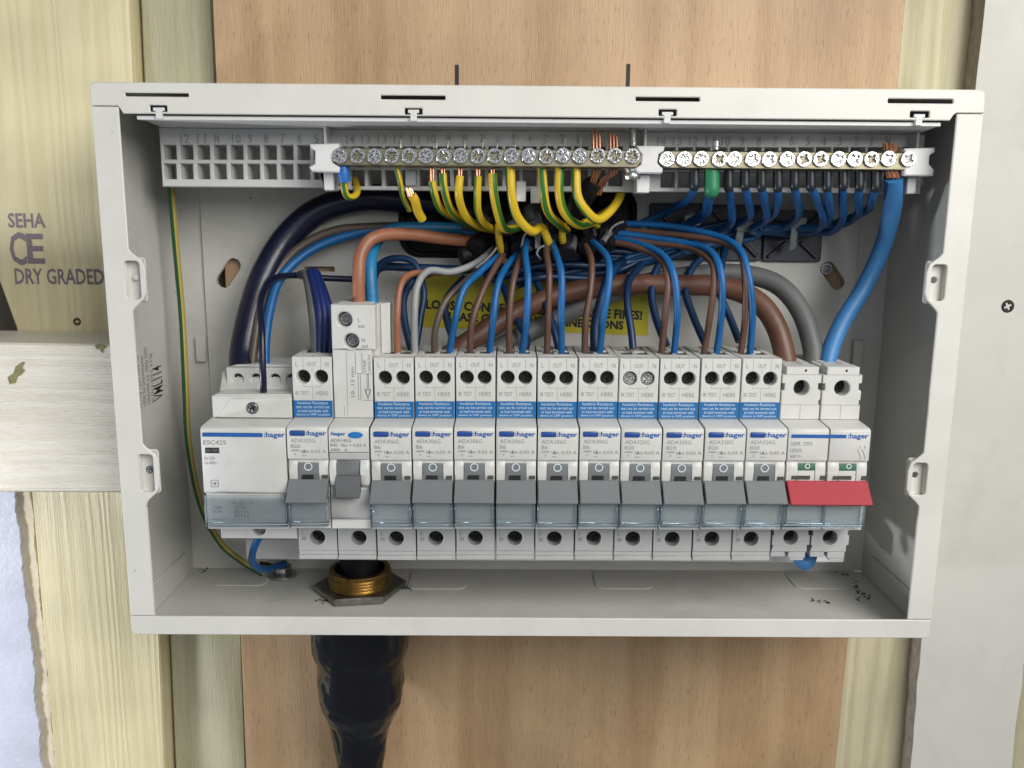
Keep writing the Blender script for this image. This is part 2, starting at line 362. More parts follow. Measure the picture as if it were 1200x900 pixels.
def screwhead(x, y, z, r, material, parent, rot=None, h=1.3, name='screw', starr=.62, dark=darkin):
    """round head facing the viewer, front face at y, with a sunk cross recess"""
    rot = random.uniform(0, 1.5) if rot is None else rot
    bm = platemesh('s', circ(x, z, r, 20), [star(x, z, r*starr, r*.26, a0=rot)], h, bev=r*.08)
    bmesh.ops.translate(bm, verts=bm.verts, vec=(0, y, 0))
    m = MB(); m.bm.free(); m.bm = bm
    m.lathe([(r*.92, 0), (r*.92, 1.2)], 16, Matrix.Translation((0, y+h+1.15, 0)) @ facing(x, 0, z))
    o = m.done(name, material, parent, angle=30)
    # four short cuts between the arms, as on a combination head
    s2 = MB()
    for i in range(4):
        a = rot+pi/4+i*pi/2
        c, s_ = cos(a), sin(a)
        p = [(x+c*r*.34-s_*.05*r, z+s_*r*.34+c*.05*r), (x+c*r*.80-s_*.05*r, z+s_*r*.80+c*.05*r), (x+c*r*.80+s_*.05*r, z+s_*r*.80-c*.05*r), (x+c*r*.34+s_*.05*r, z+s_*r*.34-c*.05*r)]
        s2.prism(p, y-.03, y+.2, 'Y')
    s2.done('recess', dark, o)
    return o
def cable(name, label, cat, group, pts, r, material, sub=6, **k):
    """pts: (photo x, photo y, depth in mm)"""
    P = [U(*p) for p in pts]
    o = MB().tube(P, r, sub=sub, **k).done(name, material, None)
    return tag(o, label, cat, group)
def attach(child, parent):
    child.parent = parent; child.location = child.location - parent.location
    return child
def fit(s, w_, h_, loc, material, parent=None, rot=(pi/2, 0, 0), bold=0.0, ext=0.0, name='lettering', line=1.0, align='LEFT', thin=0.0):
    """lettering scaled to w_ x h_ mm, its lower left corner at loc"""
    key = ('fit', s, round(w_, 3), round(h_, 3), bold, ext, material.name, line, align)
    if key not in TXT:
        cu = bpy.data.curves.new('lettering', 'FONT'); cu.body = s; cu.size = 1; cu.offset = bold; cu.extrude = ext
        cu.resolution_u = 2; cu.space_line = line; cu.align_x = align; cu.fill_mode = 'BOTH' if ext else 'FRONT'
        ob = bpy.data.objects.new('lettering', cu); me = bpy.data.meshes.new_from_object(ob); bpy.data.objects.remove(ob)
        me.materials.clear(); me.materials.append(material); me.name = 'lettering'
        xs = [v.co.x for v in me.vertices]; ys = [v.co.y for v in me.vertices]
        x0, x1, y0, y1 = min(xs), max(xs), min(ys), max(ys)
        for v in me.vertices:
            v.co.x = (v.co.x-x0)/(x1-x0)*w_*S; v.co.y = (v.co.y-y0)/max(y1-y0, 1e-6)*h_*S; v.co.z *= S
        TXT[key] = me
    o = bpy.data.objects.new(name, TXT[key]); C.objects.link(o); o.location = Vector(loc)*S; o.rotation_euler = rot
    if parent: o.parent = parent
    return o
def shareparts(root, names):
    pass

# ================================================================== what stands behind the box
tag(MB().box(-600, 900, 128, 140, -500, 700).done('wall', darkwall), None, kind='structure')
b = MB(); b.prism([(26.6, 320), (25.2, 120), (23.8, -42), (22, -200), (352.9, -200), (355.2, -40), (356.7, 290), (356.8, 320)], 76, 88, 'Y', bev=.4)
plyo = b.done('plywood_board', ply, None, origin=(190, 82, 60)); tag(plyo, 'reddish plywood board behind the open box', 'plywood')
for u_, v0, v1 in ((535.5, 76, 98), (736.5, 75, 99)):
    p = U(u_, v0, 76); q = U(u_, v1+8, 76)
    attach(MB().box(p[0]-.9, p[0]+.9, 75.7, 76.4, q[2], p[2]).done('saw_cut_shade', darkin), plyo)  # dark strip on the face stands in for the shaded kerf
b = MB(); b.prism([(-15, 330), (-15.3, 287), (-18.5, 120), (-22.1, -43), (-27, -220), (-92, -220), (-86.2, -122), (-84.4, 40), (U(19, 385, 80)[0], U(19, 385, 80)[2]), (U(-4, 322, 80)[0], U(-4, 322, 80)[2]), (-81, 287), (-81, 330)], 80, 122, 'Y', bev=.8)
stud = b.done('timber_stud', pine, None, origin=(0, 80, 0)); tag(stud, 'wide pale pine stud with a stamped grading mark, left of the box', 'stud')
def stamp(s, u0, v0, u1, v1, name='stamp'):
    a = U(u0, v1, 79.85); c = U(u1, v0, 79.85)
    o = fit(s, c[0]-a[0], c[2]-a[2], a, bold=.022, material=mat('stamp_ink', (.20, .17, .19), .8, var=.3, vscale=900) if 'stamp_ink' not in bpy.data.materials else bpy.data.materials['stamp_ink'])
    o.name = name; attach(o, stud)
stamp('SEHA', 10, 250, 52, 267); stamp('C', 13, 272, 29, 311); stamp('E', 33, 274, 50, 309); stamp('DRY GRADED', 18, 315, 121, 333)
b = MB(); b.prism([(-13.5, 330), (-13.5, 287), (-17, 120), (-20.5, -43), (-25, -220), (16.5, -220), (19.6, -42), (19.8, 90), (21.5, 287), (21.5, 330)], 90, 125, 'Y', bev=.8)
tag(b.done('timber_stud', pineg, None, origin=(0, 90, 0)), 'greenish treated stud with a dark knot, between the pale stud and the plywood', 'stud')
def UX_(u, v): return U(u, v, 34.9)[0]
def UZ_(u, v): return U(u, v, 34.9)[2]
a0 = U(0, 401, 35); a1 = U(124, 404, 35); a2 = U(0, 577, 35); a3 = U(150, 577, 35)
b = MB(); b.prism([(-200, a0[2]+1), (-1.8, a1[2]), (-1.8, a3[2]-.3), (-200, a2[2])], 35, 79.4, 'Y', bev=.9)
batt = b.done('horizontal_batten', pineb, None, origin=(-60, 35, 90)); tag(batt, 'pale rough sawn batten fixed across the stamped stud, butting the left side of the box', 'batten')
flk = mat('bark_fleck', (.20, .19, .08), .8, var=.4, vscale=300)
for cu0, cv0, pts_ in ((20, 437, ((-9, 13), (-11, 5), (-4, 0), (-2, -7), (4, -12), (9, -13), (6, -6), (9, -2), (4, 3), (0, 5), (-2, 12))), (119, 407, ((-8, -2), (-4, -4), (3, -3), (6, 0), (2, 2), (1, 7), (-2, 3), (-6, 2)))):
    b = MB(); b.prism([(UX_(cu0+px_, cv0+py_), UZ_(cu0+px_, cv0+py_)) for px_, py_ in pts_], 34.7, 35.3, 'Y', bev=.1); attach(b.done('bark_fleck', flk, None), batt)
# sheet with a torn foam edge at the lower left
ze = [U(0, v_, 84)[2] for v_ in range(560, 960, 3)]
rw = [0.0]
for _ in ze: rw.append(rw[-1]*.85+random.uniform(-.45, .45))
def edge(v_, base): return U(base+(v_-577)*.095, v_, 84)[0]
pf = [(-260, ze[0])]+[(edge(560+3*i, 21)+rw[i]+random.uniform(-.25, .25), z) for i, z in enumerate(ze)]+[(-260, ze[-1])]
b = MB(); b.prism(pf, 82, 84.2, 'Y'); sh = b.done('insulation_sheet', foil, None, smooth=False); tag(sh, 'white faced insulation sheet with a torn edge in the lower left corner', 'insulation')
pf = [(-262, ze[0])]+[(edge(560+3*i, 35)+rw[-1-i]*.6+random.uniform(-.2, .2), z) for i, z in enumerate(ze)]+[(-262, ze[-1])]
b = MB(); b.prism(pf, 84.4, 118, 'Y'); attach(b.done('foam_core', foam, None, smooth=False), sh)
# right: stud and plasterboard
b = MB(); b.prism([(358.8, 330), (358.4, 287), (357.2, -42), (356, -220), (430, -220), (430, 330)], 88.5, 126, 'Y', bev=.8)
tag(b.done('timber_stud', piney, None, origin=(390, 88, 0)), 'yellowish pine stud between the plywood and the plasterboard', 'stud')
L_ = []; zz = [330-12*i for i in range(47)]
def pbx(z): return 394.6+(290-z)*.004+(random.uniform(-.5, .5) if z > -60 else random.uniform(-1.2, 1.0))
L_ = [(pbx(z), z) for z in zz]
R_ = [(452.5+(random.uniform(-.6, .6)), z) for z in zz]
b = MB(); b.prism([(x, z) for x, z in L_]+[(x+.9*1, z) for x, z in R_][::-1], 76, 76.5, 'Y'); pb = b.done('plasterboard', pbm, None, smooth=False, origin=(420, 76, 80))
tag(pb, 'grey papered plasterboard strip with ragged cut edges, right of the box', 'plasterboard')
b = MB(); b.prism([(x+.3+random.uniform(-.3, .3), z) for x, z in L_]+[(x+.2, z) for x, z in R_][::-1], 76.6, 88.2, 'Y'); attach(b.done('cut_edge', pbe, None, smooth=False), pb)
b = MB(); b.box(454.5, 620, 88.8, 125, -300, 330, .8); tag(b.done('timber_stud', piney, None), 'brown edged stud at the lower right corner, beyond the plasterboard', 'stud')
p = U(1181.5, 359, 75.6)
sc_ = empty('drywall_screw', p, 'dark cross head screw driven into the plasterboard', 'screw'); screwhead(0, 0, 0, 3.3, screwd, sc_, h=.8)
p = U(90, 377, 79.6)
sc_ = empty('stud_screw', p, 'small rusty screw head in the stamped stud just above the batten', 'screw'); screwhead(0, 0, 0, 2.0, mat('rusty_screw', (.10, .06, .04), .7, metal=.6), sc_, h=.6)

# ================================================================== the box
W, H, D = 359.5, 236.9, 74.9
cu_ = empty('consumer_unit', (0, 0, 0), 'open off-white painted steel box housing the row of breakers', 'fuse box')
def U0(u, v): p = U(u, v, 0); return (p[0], p[2])
holes = []
for u0, v0, u1, v1 in ((146, 108.5, 221, 113.5), (446, 111.5, 522, 117), (745, 113.5, 820, 119), (1041, 115.5, 1117, 121.5)):
    a, c = U0(u0, v0), U0(u1, v1); holes.append(rrect(a[0], c[1], c[0], a[1], .35, 2))
nots = []
for u0, v0, u1, v1 in ((175, 123, 196, 131), (474, 126.5, 495, 134.5), (772, 128, 793, 136), (1067, 130, 1089, 138)):
    a, c = U0(u0, v0), U0(u1, v1); nots.append((a[0], c[1], c[0], a[1])); holes.append(rrect(a[0], max(c[1], 225.4), c[0], a[1], .4, 2))
top = [(0.2, H-2), (.9, H-.7), (2.2, H), (W-2.2, H), (W-.9, H-.7), (W-.2, H-2), (W, 227.9), (W-11.2, 227.9), (W-12.3, 227), (W-13.6, 224.9), (12.8, 224.9), (11.8, 226.6), (10.8, 227.9), (0, 227.9)]
plate('top_lip', top, holes, 1.4, steel, cu_, 0, bev=.35)
def flange(side, tabs, name='side_flange'):
    z0, z1 = 9.0, 227.5; xi = 10.9; pts = []; hs = []
    for (zb, zt) in sorted(tabs):
        pts += [(xi, zb), (xi+1.2, zb+1.6), (xi+5.0, zb+5.2), (xi+6.2, zb+8), (xi+6.2, zt-8), (xi+5.0, zt-4.6), (xi+1.2, zt-1.6), (xi, zt)]
        hs.append(rrect(8.6, zb+5.0, 14.9, zt-4.8, 1.6, 4))
    out = [(.1, z0), (xi, z0)]+pts+[(xi, z1), (.1, z1)]
    m = (lambda p: p) if side == 'L' else (lambda p: (W-p[0], p[1]))
    o = plate(name, [m(p) for p in out], [[m(p) for p in h] for h in hs], 1.3, steel, cu_, .05, bev=.35)
    return o
tl = ((145.2, 171), (61.4, 88.2)); tr = ((147, 172), (62, 86.5))
fl = flange('L', tl); fr_ = flange('R', tr)
for (zb, zt), side, sc1 in ((tl[0], 0, 0), (tl[1], 0, 1), (tr[0], 1, 2), (tr[1], 1, 2)):
    f = (lambda x: x) if side == 0 else (lambda x: W-x)
    xs = sorted((f(8.0), f(15.9)))
    hol = [] if sc1 == 0 else [circ(f(12.0), (zb+zt)/2+1, 1.4, 14)]
    plate('screw_pocket', rrect(xs[0], zb+3.5, xs[1], zt-3.5, 1.5), hol, 1.0, steel, cu_, 3.8, bev=.3)
    b = MB()
    for xa in (8.0, 15.0):
        q = sorted((f(xa), f(xa+.7))); b.box(q[0], q[1], 1.4, 3.9, zb+4, zt-4, .2)
    q = sorted((f(8.2), f(15.6))); b.box(q[0], q[1], 1.4, 3.85, zt-4.7, zt-4.1); b.box(q[0], q[1], 1.4, 3.85, zb+4.1, zb+4.7)
    b.done('pocket_rim', steel, cu_)
    if sc1 == 1: screwhead(f(12.0), 3.2, (zb+zt)/2+1, 1.7, zincd, cu_, h=.6)
    if sc1 == 0:
        MB().lathe([(1.6, 0), (1.2, 1.2), (.4, 1.5)], 14, facing(f(12.0), 3.75, (zb+zt)/2+1)).done('boss', steel, cu_)
bl = [(.1, 2), (.8, .7), (2.1, 0), (W-2.1, 0), (W-.8, .7), (W-.1, 2), (W-.2, 8.7), (.2, 8.7)]
plate('bottom_lip', bl, [], 1.4, steel, cu_, -.1, bev=.35)
MB().box(0, 1.2, 1.4, D, 1.2, H-1.2).done('side_wall', panelm, cu_); MB().box(W-1.2, W, 1.4, D, 1.2, H-1.2).done('side_wall', panelm, cu_)
MB().box(.1, W-.1, 1.4, D, H-1.2, H).done('top_plate', panelm, cu_)
for x0, x1 in ((1.3, 2.1), (W-2.1, W-1.3)): MB().box(x0, x1, 2, 62, 1.3, 14.5, .25).done('folded_edge', panelm, cu_)
gx, gy = 94.6, 47.0
plate('bottom_plate', [(.1, 1.45), (W-.1, 1.45), (W-.1, D-1.3), (.1, D-1.3)], [circ(gx, gy, 14, 32)], 1.2, panelm, cu_, 1.2, axis='Z')
for x0, x1, y0, y1 in ((19, 46, 50, 70), (118, 147.5, 47, 71), (213.5, 242.5, 48.5, 71), (315.5, 345, 49.5, 71)):
    b = MB(); b.bm.free(); b.bm = platemesh('k', rrect(x0, y0, x1, y1, 4.5, 5), [], .5, .22, 'Z'); bmesh.ops.translate(b.bm, verts=b.bm.verts, vec=(0, 0, 1.75)); b.done('knockout', panelm, cu_)
def U7(u, v, Y=73.7): p = U(u, v, Y); return (p[0], p[2])
kh = [slot(U7(263, 329), U7(275, 311), 3.6), slot(U7(980, 331), U7(969, 315), 3.6), rrect(*U7(357.5, 318), *U7(392.5, 312.5), .5, 2), rrect(*U7(474, 297), *U7(742, 224), 8, 5)]
plate('back_panel', [(1.3, 1.3), (W-1.3, 1.3), (W-1.3, H-1.3), (1.3, H-1.3)], kh, 1.2, panelm, cu_, D-1.2)
a = U7(233, 225, 71.5); c = U7(1011, 230, 71.5)
mp_o = [(a[0], 15), (a[0], 222), (c[0], 222), (c[0], 15)]
plate('mounting_plate', mp_o, kh, 1.4, panelm, cu_, 71.8, bev=.25)
for u_, v0, v1 in ((240, 394, 424), (1001, 399, 432)):
    p, q = U7(u_, v0, 71), U7(u_, v1, 71); MB().box(p[0]-5 if u_ < 600 else p[0], p[0] if u_ < 600 else p[0]+5, 70.9, 71.7, q[1], p[1], .2).done('snap_tab', panelm, cu_)
p = U7(969, 315, 71); MB().box(0, 0.01, 0, .01, 0, .01).bm.free()
screwhead(p[0], 71.2, p[1], 3.0, zincd, cu_, h=1.2, name='fixing_screw')
# rear entry: added black sheet stands in for the dark void, plus edge trim
p, q = U7(472, 298), U7(743, 223)
MB().box(p[0]-2, q[0]+2, 75.0, 75.9, p[1]-2, q[1]+2).done('entry_void_sheet', c_black, cu_)
rr = rrect(p[0], p[1], q[0], q[1], 9, 6); b = MB(); b.tube([(x, 71.6, z) for x, z in rr+rr[:2]], 1.6, n=8, sub=1); b.done('entry_edge_trim', c_black, cu_)
# rail and its bracket
MB().box(34, 331, 50, 57, 66, 92, .3).done('din_rail', zincd, cu_)
for x in (60, 180, 300): MB().box(x, x+12, 57, 71.5, 70, 88).done('rail_standoff', zincd, cu_)
p = U(300, 640, 40); q = U(958, 655, 40)
MB().box(p[0]-4, 333, 36, 50, 21.0, 32.0, .8).done('rail_carrier', white, cu_)
# left wall print
def sidetext(s, u0, v0, u1, v1, material=inkg, bold=0.0):
    # on the inner face of the left wall, running upwards
    x0 = 1.25
    def onwall(u, v):
        d = cdir(u, v); t = (x0+.05-CAM[0])/d[0]; return (CAM[1]+d[1]*t, CAM[2]+d[2]*t)
    y0, z0 = onwall(u0, v0); y1, z1 = onwall(u1, v1)
    o = fit(s, abs(z1-z0), abs(y1-y0), (x0+.05, y1, z0), material, cu_, bold=bold)
    o.matrix_local = Matrix.Translation(Vector((x0+.05, max(y0, y1), min(z0, z1)))*S) @ Matrix(((0, 0, 1), (0, -1, 0), (1, 0, 0))).to_4x4()
    return o
sidetext('VML114', 181, 471, 189, 427, inkk, .008)
sidetext('14 Way 100A Metal Cu\n100A Sw Disconnector\n100A/40A e.o. 50Hz 230V\nBS EN 61439-3  6.3 kg', 163, 480, 178, 404, inkg)
for u_, v_ in ((176, 323), (164, 379)):
    pass

# ------------------------------------------------------------------ loose swarf on the floor plate
b = MB()
fl_spots = [(233, 661, 6, 5), (240, 667, 12, 6), (487, 664, 18, 4), (520, 663, 22, 3), (600, 664, 40, 2.5), (470, 684, 10, 5), (478, 690, 7, 3), (400, 706, 12, 2.5), (986, 672, 14, 4), (1000, 688, 10, 5), (965, 706, 14, 3), (1010, 700, 12, 5), (378, 704, 8, 3)]
for u_, v_, du, dv in fl_spots:
    for i in range(9 if du < 30 else 7):
        P = V(u_+random.gauss(0, du*.5), v_+random.gauss(0, dv*.5), 1.25); a = random.uniform(0, pi); l = random.uniform(.25, 1.3); t = random.uniform(.12, .35)
        if not (3 < P[0] < W-3 and 3 < P[1] < 72): continue
        m_ = Matrix.Translation((P[0], P[1], 1.4)) @ Matrix.Rotation(a, 4, 'Z') @ Matrix.Rotation(random.uniform(-.3, .3), 4, 'Y')
        vs = [m_ @ Vector(q) for q in ((-l, -t, 0), (0, -t*1.5, .1), (l, -t*.3, 0), (l*.6, t, .15), (-l*.5, t, 0))]
        A = [b.bm.verts.new(v) for v in vs]; B = [b.bm.verts.new(v+Vector((0, 0, .25))) for v in vs]
        b.bm.faces.new(A); b.bm.faces.new(B[::-1])
        for k in range(5): b.bm.faces.new((A[k], B[k], B[(k+1) % 5], A[(k+1) % 5]))
tag(b.done('swarf', debrism, None, smooth=False), 'dark metal shavings and crumbs scattered on the bottom of the box', 'debris', kind='stuff')

# ================================================================== breakers
YS, ZB, PITCH_X = 4.63, 34.7, 17.6
def mx_(k): return 39.80+k*PITCH_X
def mz_(k): return ZB+.062*(k-8)
WM = 17.25
def cheeks(m, x0, x1, zt=49.3, zb=40.2):
    m.prism([(-8, zt), (-11.8, zt), (-12.7, zt-2.2), (-12.8, zt-5.5), (-12.2, zb), (-8, zb)], x0, x1, 'X', bev=.25)
def ring(x, y, z, r0, r1, material, parent, name='off_mark'):
    return plate(name, circ(x, z, r1, 20), [circ(x, z, r0, 16)], .08, material, parent, y)
def smallscrew(x, y, z, r, parent, material=None):
    return screwhead(x, y, z, r, material or screwd, parent, h=.9, name='terminal_screw')
def shoulder(parent, x0, x1, zt, holes, name='terminal_face', material=body, zb=64.7, y=0, depth=8):
    return plate(name, [(x0, zb), (x1, zb), (x1, zt), (x0, zt)], holes, depth, material, parent, y, bev=.35)
def lines(parent, segs, y, material=seam, w_=.13, name='moulding_line'):
    b = MB()
    for x0, z0, x1, z1 in segs:
        if x0 == x1: b.box(x0-w_, x0+w_, y-.06, y+.1, min(z0, z1), max(z0, z1))
        else: b.box(min(x0, x1), max(x0, x1), y-.061, y+.1, z0-w_, z0+w_)
    return b.done(name, material, parent, smooth=False)
def cover(parent, x0, x1, z0=20.6, z1=33.5, y=-14.9, ribs=()):
    b = MB(); b.box(x0, x1, y, y+.7, z0+1.6, z1, .15)
    b.box(x0, x1, y-.5, y+2.0, z0, z0+1.5, .3)
    b.box(x0, x0+.7, y-.25, y+2.2, z0+1.6, z1, .15); b.box(x1-.7, x1, y-.25, y+2.2, z0+1.6, z1, .15)
    b.box(x0+1.0, x1-1.0, y-.15, y-.02, z0+3.1, z0+3.5, .05)
    for r in ribs: b.box(r-.35, r+.35, y-.2, y+1.8, z0+1.6, z1, .1)
    return b.done('clear_cover', clear, parent)
def lowerface(parent, x0, x1, hx, txt=True, dark=screwd):
    plate('lower_terminal_face', [(x0, 3.9), (x1, 3.9), (x1, 17.6), (x0, 17.6)], [circ(hx, 9.9, 3.4, 22)], 8, body2, parent, 0, bev=.3)
    MB().box(x0, x1, .6, 8, 1.9, 3.9).done('lower_groove', body2, parent)
    MB().box(x0, x1, -.2, 8, -.2, 1.8, .25).done('lower_lip', body2, parent)
    b = MB(); b.lathe([(3.3, 0), (3.3, .3)], 20, facing(hx, 7.6, 9.9)); b.done('terminal_socket', darkin, parent)
    smallscrew(hx, 4.6, 9.6, 2.7, parent, dark)
    if txt: fit('L\nIN', 1.5, 4.6, (x0+1.6, -.08, 8.6), inkg, parent)
def topdetail(parent, x0, x1, z=91.3, entry=()):
    b = MB(); b.box(x0, x1, 2.2, 8, z-.9, z-.15, .2); b.box(x0+1.2, x1-1.2, 8.4, 12.0, z-.5, z+.1, .2); b.box(x0, x0+2.6, 8.0, 40, z-.6, z, .2); b.box(x1-2.6, x1, 8.0, 40, z-.6, z, .2)
    b.box((x0+x1)/2-.9, (x0+x1)/2+.9, 12, 40, z-.6, z+.05, .2); b.box(x0+2.7, x1-2.7, 22, 26, z-.6, z-.1, .2)
    b.done('top_ribs', body, parent)
    d = MB()
    for ex in entry: d.lathe([(2.5, 0), (2.5, .2)], 16, Matrix.Translation((ex, 16.5, z-.62)))
    d.box(x0+1.6, x0+3.2, 12.2, 13.4, z-.61, z-.3); d.box((x0+x1)/2-.3, (x0+x1)/2+.3, 2.4, 4.0, z-.15, z+.02); d.box(x1-3.2, x1-1.6, 12.2, 13.4, z-.61, z-.3)
    d.done('wire_entry', darkin, parent)  # flat dark discs and bars painted as shaded openings
def core(parent, x0, x1, zt=91.3, name='body', zs=64.6, material=body):
    return MB().prism([(8.05, zt-.7), (8.05, zs), (-11.9, zs-1.1), (-11.9, 18.6), (8.05, 17.4), (8.05, .2), (44, .2), (44, zt-.7)], x0, x1, 'X', bev=.25).done(name, material, parent)
def nosefront(parent, x0, x1, z0=49.6, zt=63.7):
    """front label panel whose top rolls back to the shoulder"""
    b = MB(); b.prism([(8, 64.6), (.2, 64.6), (-11.5, zt), (-12.6, zt-.45), (-13.1, zt-1.3), (-13.1, z0+.3), (-12.8, z0), (-11, z0), (-11, zt-1.2), (8, 63.3)], x0, x1, 'X', bev=.16)
    return b.done('front_panel', body, parent)
BASE = 0.30
def rcbo(kind):
    e = empty('circuit_breaker', (0, 0, 0))
    x0, x1 = BASE, BASE+WM-.25
    core(e, x0, x1)
    shoulder(e, x0, x1, 91.3, [circ(5.0, 82.6, 3.05, 22), circ(12.6, 82.6, 3.05, 22)])
    topdetail(e, x0, x1, 91.3, (5.0, 12.4))
    MB().lathe([(3.0, 0), (3.0, .3)], 20, facing(5.0, 7.5, 82.6)).lathe([(3.0, 0), (3.0, .3)], 20, facing(12.6, 7.5, 82.6)).done('terminal_socket', darkin, e)
    bright = zinc if kind == 'bright' else screwd
    yy = 1.6 if kind == 'bright' else 4.2
    smallscrew(5.0, yy, 82.5, 2.55, e, bright); smallscrew(12.6, yy, 82.5, 2.55, e, bright)
    lines(e, [(5.0, 85.8, 5.0, 91.0), (12.6, 85.8, 12.6, 91.0), (8.8, 73.0, 8.8, 78.6), (5.0, 78.3, 8.8, 78.3), (5.0, 78.3, 5.0, 79.4), (12.6, 78.3, 12.6, 79.4), (12.6, 78.3, 8.8, 78.3), (8.8, 84.6, 8.8, 86.4)], 0, mat('moulding_line_grey', (.36, .36, .35), .7) if 'moulding_line_grey' not in bpy.data.materials else bpy.data.materials['moulding_line_grey'], .1)
    fit('L', 1.1, 1.9, (1.9, -.08, 87.2), inkl, e); fit('OUT', 3.9, 1.9, (6.8, -.08, 87.2), inkl, e); fit('N', 1.4, 1.9, (14.6, -.08, 87.2), inkl, e)
    fit('IR TEST', 5.7, 1.8, (1.5, -.08, 74.6), inkl, e); fit('HERE', 5.2, 1.8, (10.2, -.08, 74.6), inkl, e)
    b = MB(); b.box(x0+.05, x1-.05, -.18, .0, 65.0, 72.3); lb = b.done('test_label', labelblue, e, smooth=False)
    for i, s in enumerate(('Insulation Resistance', 'test can be carried out', 'at load terminals with', 'device in OFF position')):
        ww = (13.2, 14.6, 13.2, 14.4)[i]
        fit(s, ww, 1.28, (8.7-ww/2, -.26, 70.65-1.75*i), inkw, lb, bold=.0)
    nosefront(e, x0, x1)
    b = MB(); b.box(1.6, 8.0, -13.6, -13.0, 59.9, 62.1, .5, 2); b.done('test_button', navyp, e)
    fit(':hager', 8.6, 2.75, (8.25, -13.18, 59.3), blueprint, e, bold=.028)
    code = 'ADA320G' if kind != 'b6' else 'ADA306G'
    fit(code, 10.4, 1.75, (1.8, -13.18, 56.9), inkl, e); fit('B20' if kind != 'b6' else 'B6', 4.0 if kind != 'b6' else 2.6, 1.6, (1.8, -13.18, 54.5), inkl, e)
    fit('I\u0394n 0,03 A', 10.6, 1.75, (6.1, -13.18, 52.2), inkl, e, bold=.01)
    fit('6000', 3.3, .9, (1.9, -13.18, 53.0), inkl, e, bold=.02); fit('3', .7, .9, (3.0, -13.18, 51.4), inkl, e); fit('AC~', 2.4, .7, (6.2, -13.18, 50.9), inkl, e, bold=.02)
    b = MB(); cheeks(b, x0+.1, 4.1); cheeks(b, 13.2, x1-.1); b.done('lever_cheek', body, e)
    b = MB(); b.prism([(-9, 49.3), (-11.4, 49.2), (-12.3, 47), (-12.5, 44.2), (-12.2, 40.4), (-9, 40.4)], 4.3, 13.0, 'X', bev=.1); b.done('lever_drum', lever, e)
    MB().box(6.0, 10.8, -12.75, -11, 40.6, 42.7).done('drum_slot', darkin, e, smooth=False)
    MB().box(14.4, 16.9, -12.95, -12, 41.2, 42.7).done('side_slot', seam, e, smooth=False)
    ring(8.7, -12.7, 46.3, 1.35, 1.8, inkw, e)
    MB().prism([(-12.9, 40.9), (-13.6, 41.0), (-20.2, 33.2), (-19.9, 32.5), (-18.8, 32.1), (-12.0, 34.5), (-12.0, 40.5)], x0+.15, x1-.15, 'X', bev=.3).done('lever', lever, e, angle=14)
    cover(e, x0+.1, x1-.1)
    lowerface(e, x0, x1, 8.7)
    return e
protos = {k: rcbo(k) for k in ('b20', 'b6', 'bright')}
used = set()
ordb6 = ['first', 'second', 'third', 'fourth', 'fifth', 'sixth']
labels = {2: 'single grey-lever breaker marked B20, between the wide contactor and the tall breaker',
          10: 'grey-lever breaker marked B20 whose two upper terminal screws shine silver',
          11: 'grey-lever B20 breaker just right of the one with shiny terminal screws',
          12: 'second grey-lever B20 breaker from the red-lever main switch',
          13: 'grey-lever B20 breaker right beside the red-lever main switch'}
for k in (2, 4, 5, 6, 7, 8, 9, 10, 11, 12, 13):
    kd = 'bright' if k == 10 else ('b6' if 4 <= k <= 9 else 'b20')
    o = protos[kd] if kd not in used else copy_tree(protos[kd]); used.add(kd)
    o.location = Vector((mx_(k)+random.uniform(-.08, .08), YS+random.uniform(-.2, .2), mz_(k)+random.uniform(-.2, .2)))*S
    for ch in o.children:
        if ch.name.split('.')[0] == 'lever': ch.rotation_euler.x = random.uniform(-.007, .007)
    lab = labels.get(k) or '%s of the six grey-lever breakers marked B6, counted from the tall breaker' % ordb6[k-4]
    tag(o, lab, 'circuit breaker', 'grey-lever circuit breakers on the rail')

# ---- tall breaker (slot 3)
e = empty('tall_breaker', (mx_(3), YS, mz_(3)), 'tall breaker with a stepped upper block and small dark lever', 'circuit breaker')
x0, x1 = .3, 17.1
MB().prism([(8.05, 90.0), (8.05, 64.6), (-11.9, 63.5), (-11.9, 18.6), (8.05, 17.4), (8.05, .2), (44, .2), (44, 90)], x0, x1, 'X', bev=.25).done('body', body, e)
plate('terminal_face', [(x0, 64.7), (x1, 64.7), (x1, 94.6), (x0, 94.6)], [], 8, body, e, 0, bev=.4)
MB().box(x0, 18.9, 8.5, 38, 90, 113.2, .4).done('upper_block', body, e)
plate('upper_face', [(x0, 94.7), (18.8, 94.7), (18.8, 113.9), (x0, 113.9)], [circ(6.0, 107.6, 3.3, 22), circ(8.7, 98.4, 3.3, 22)], 8.4, body, e, -.6, bev=.5)
MB().box(19.0, 23.2, 14, 36, 91, 113.4, .4).done('upper_block_side', body, e)
MB().box(x0+1, 16, 9, 30, 113.2, 113.9, .2).done('top_ribs', body, e)
for sx_, sz_ in ((6.0, 107.6), (8.7, 98.4)):
    MB().lathe([(3.2, 0), (3.2, .3)], 20, facing(sx_, 7.5, sz_)).done('terminal_socket', darkin, e); smallscrew(sx_, 3.4, sz_, 2.7, e, zincd)
for s, xx, zz_ in (('L\nout', 11.6, 104.2), ('N\nout', 13.0, 95.6)): fit(s, 2.9 if s[0] == 'L' else 2.7, 4.0, (xx, -.7, zz_), inkg, e)
lines(e, [(6.2, 65, 6.2, 94), (4.8, 65.2, 4.8, 70)], 0, bpy.data.materials['moulding_line_grey'])
lines(e, [(11.0, 73.0, 11.0, 84), (12.0, 73, 12.0, 84), (11, 73, 12, 73), (10.0, 84.2, 10.0, 93.4), (12.8, 84.2, 12.8, 93.4), (10.0, 84.2, 17.0, 84.2), (13.2, 72.6, 17, 72.6)], 0, inkg, .09, 'strip_length_diagram')
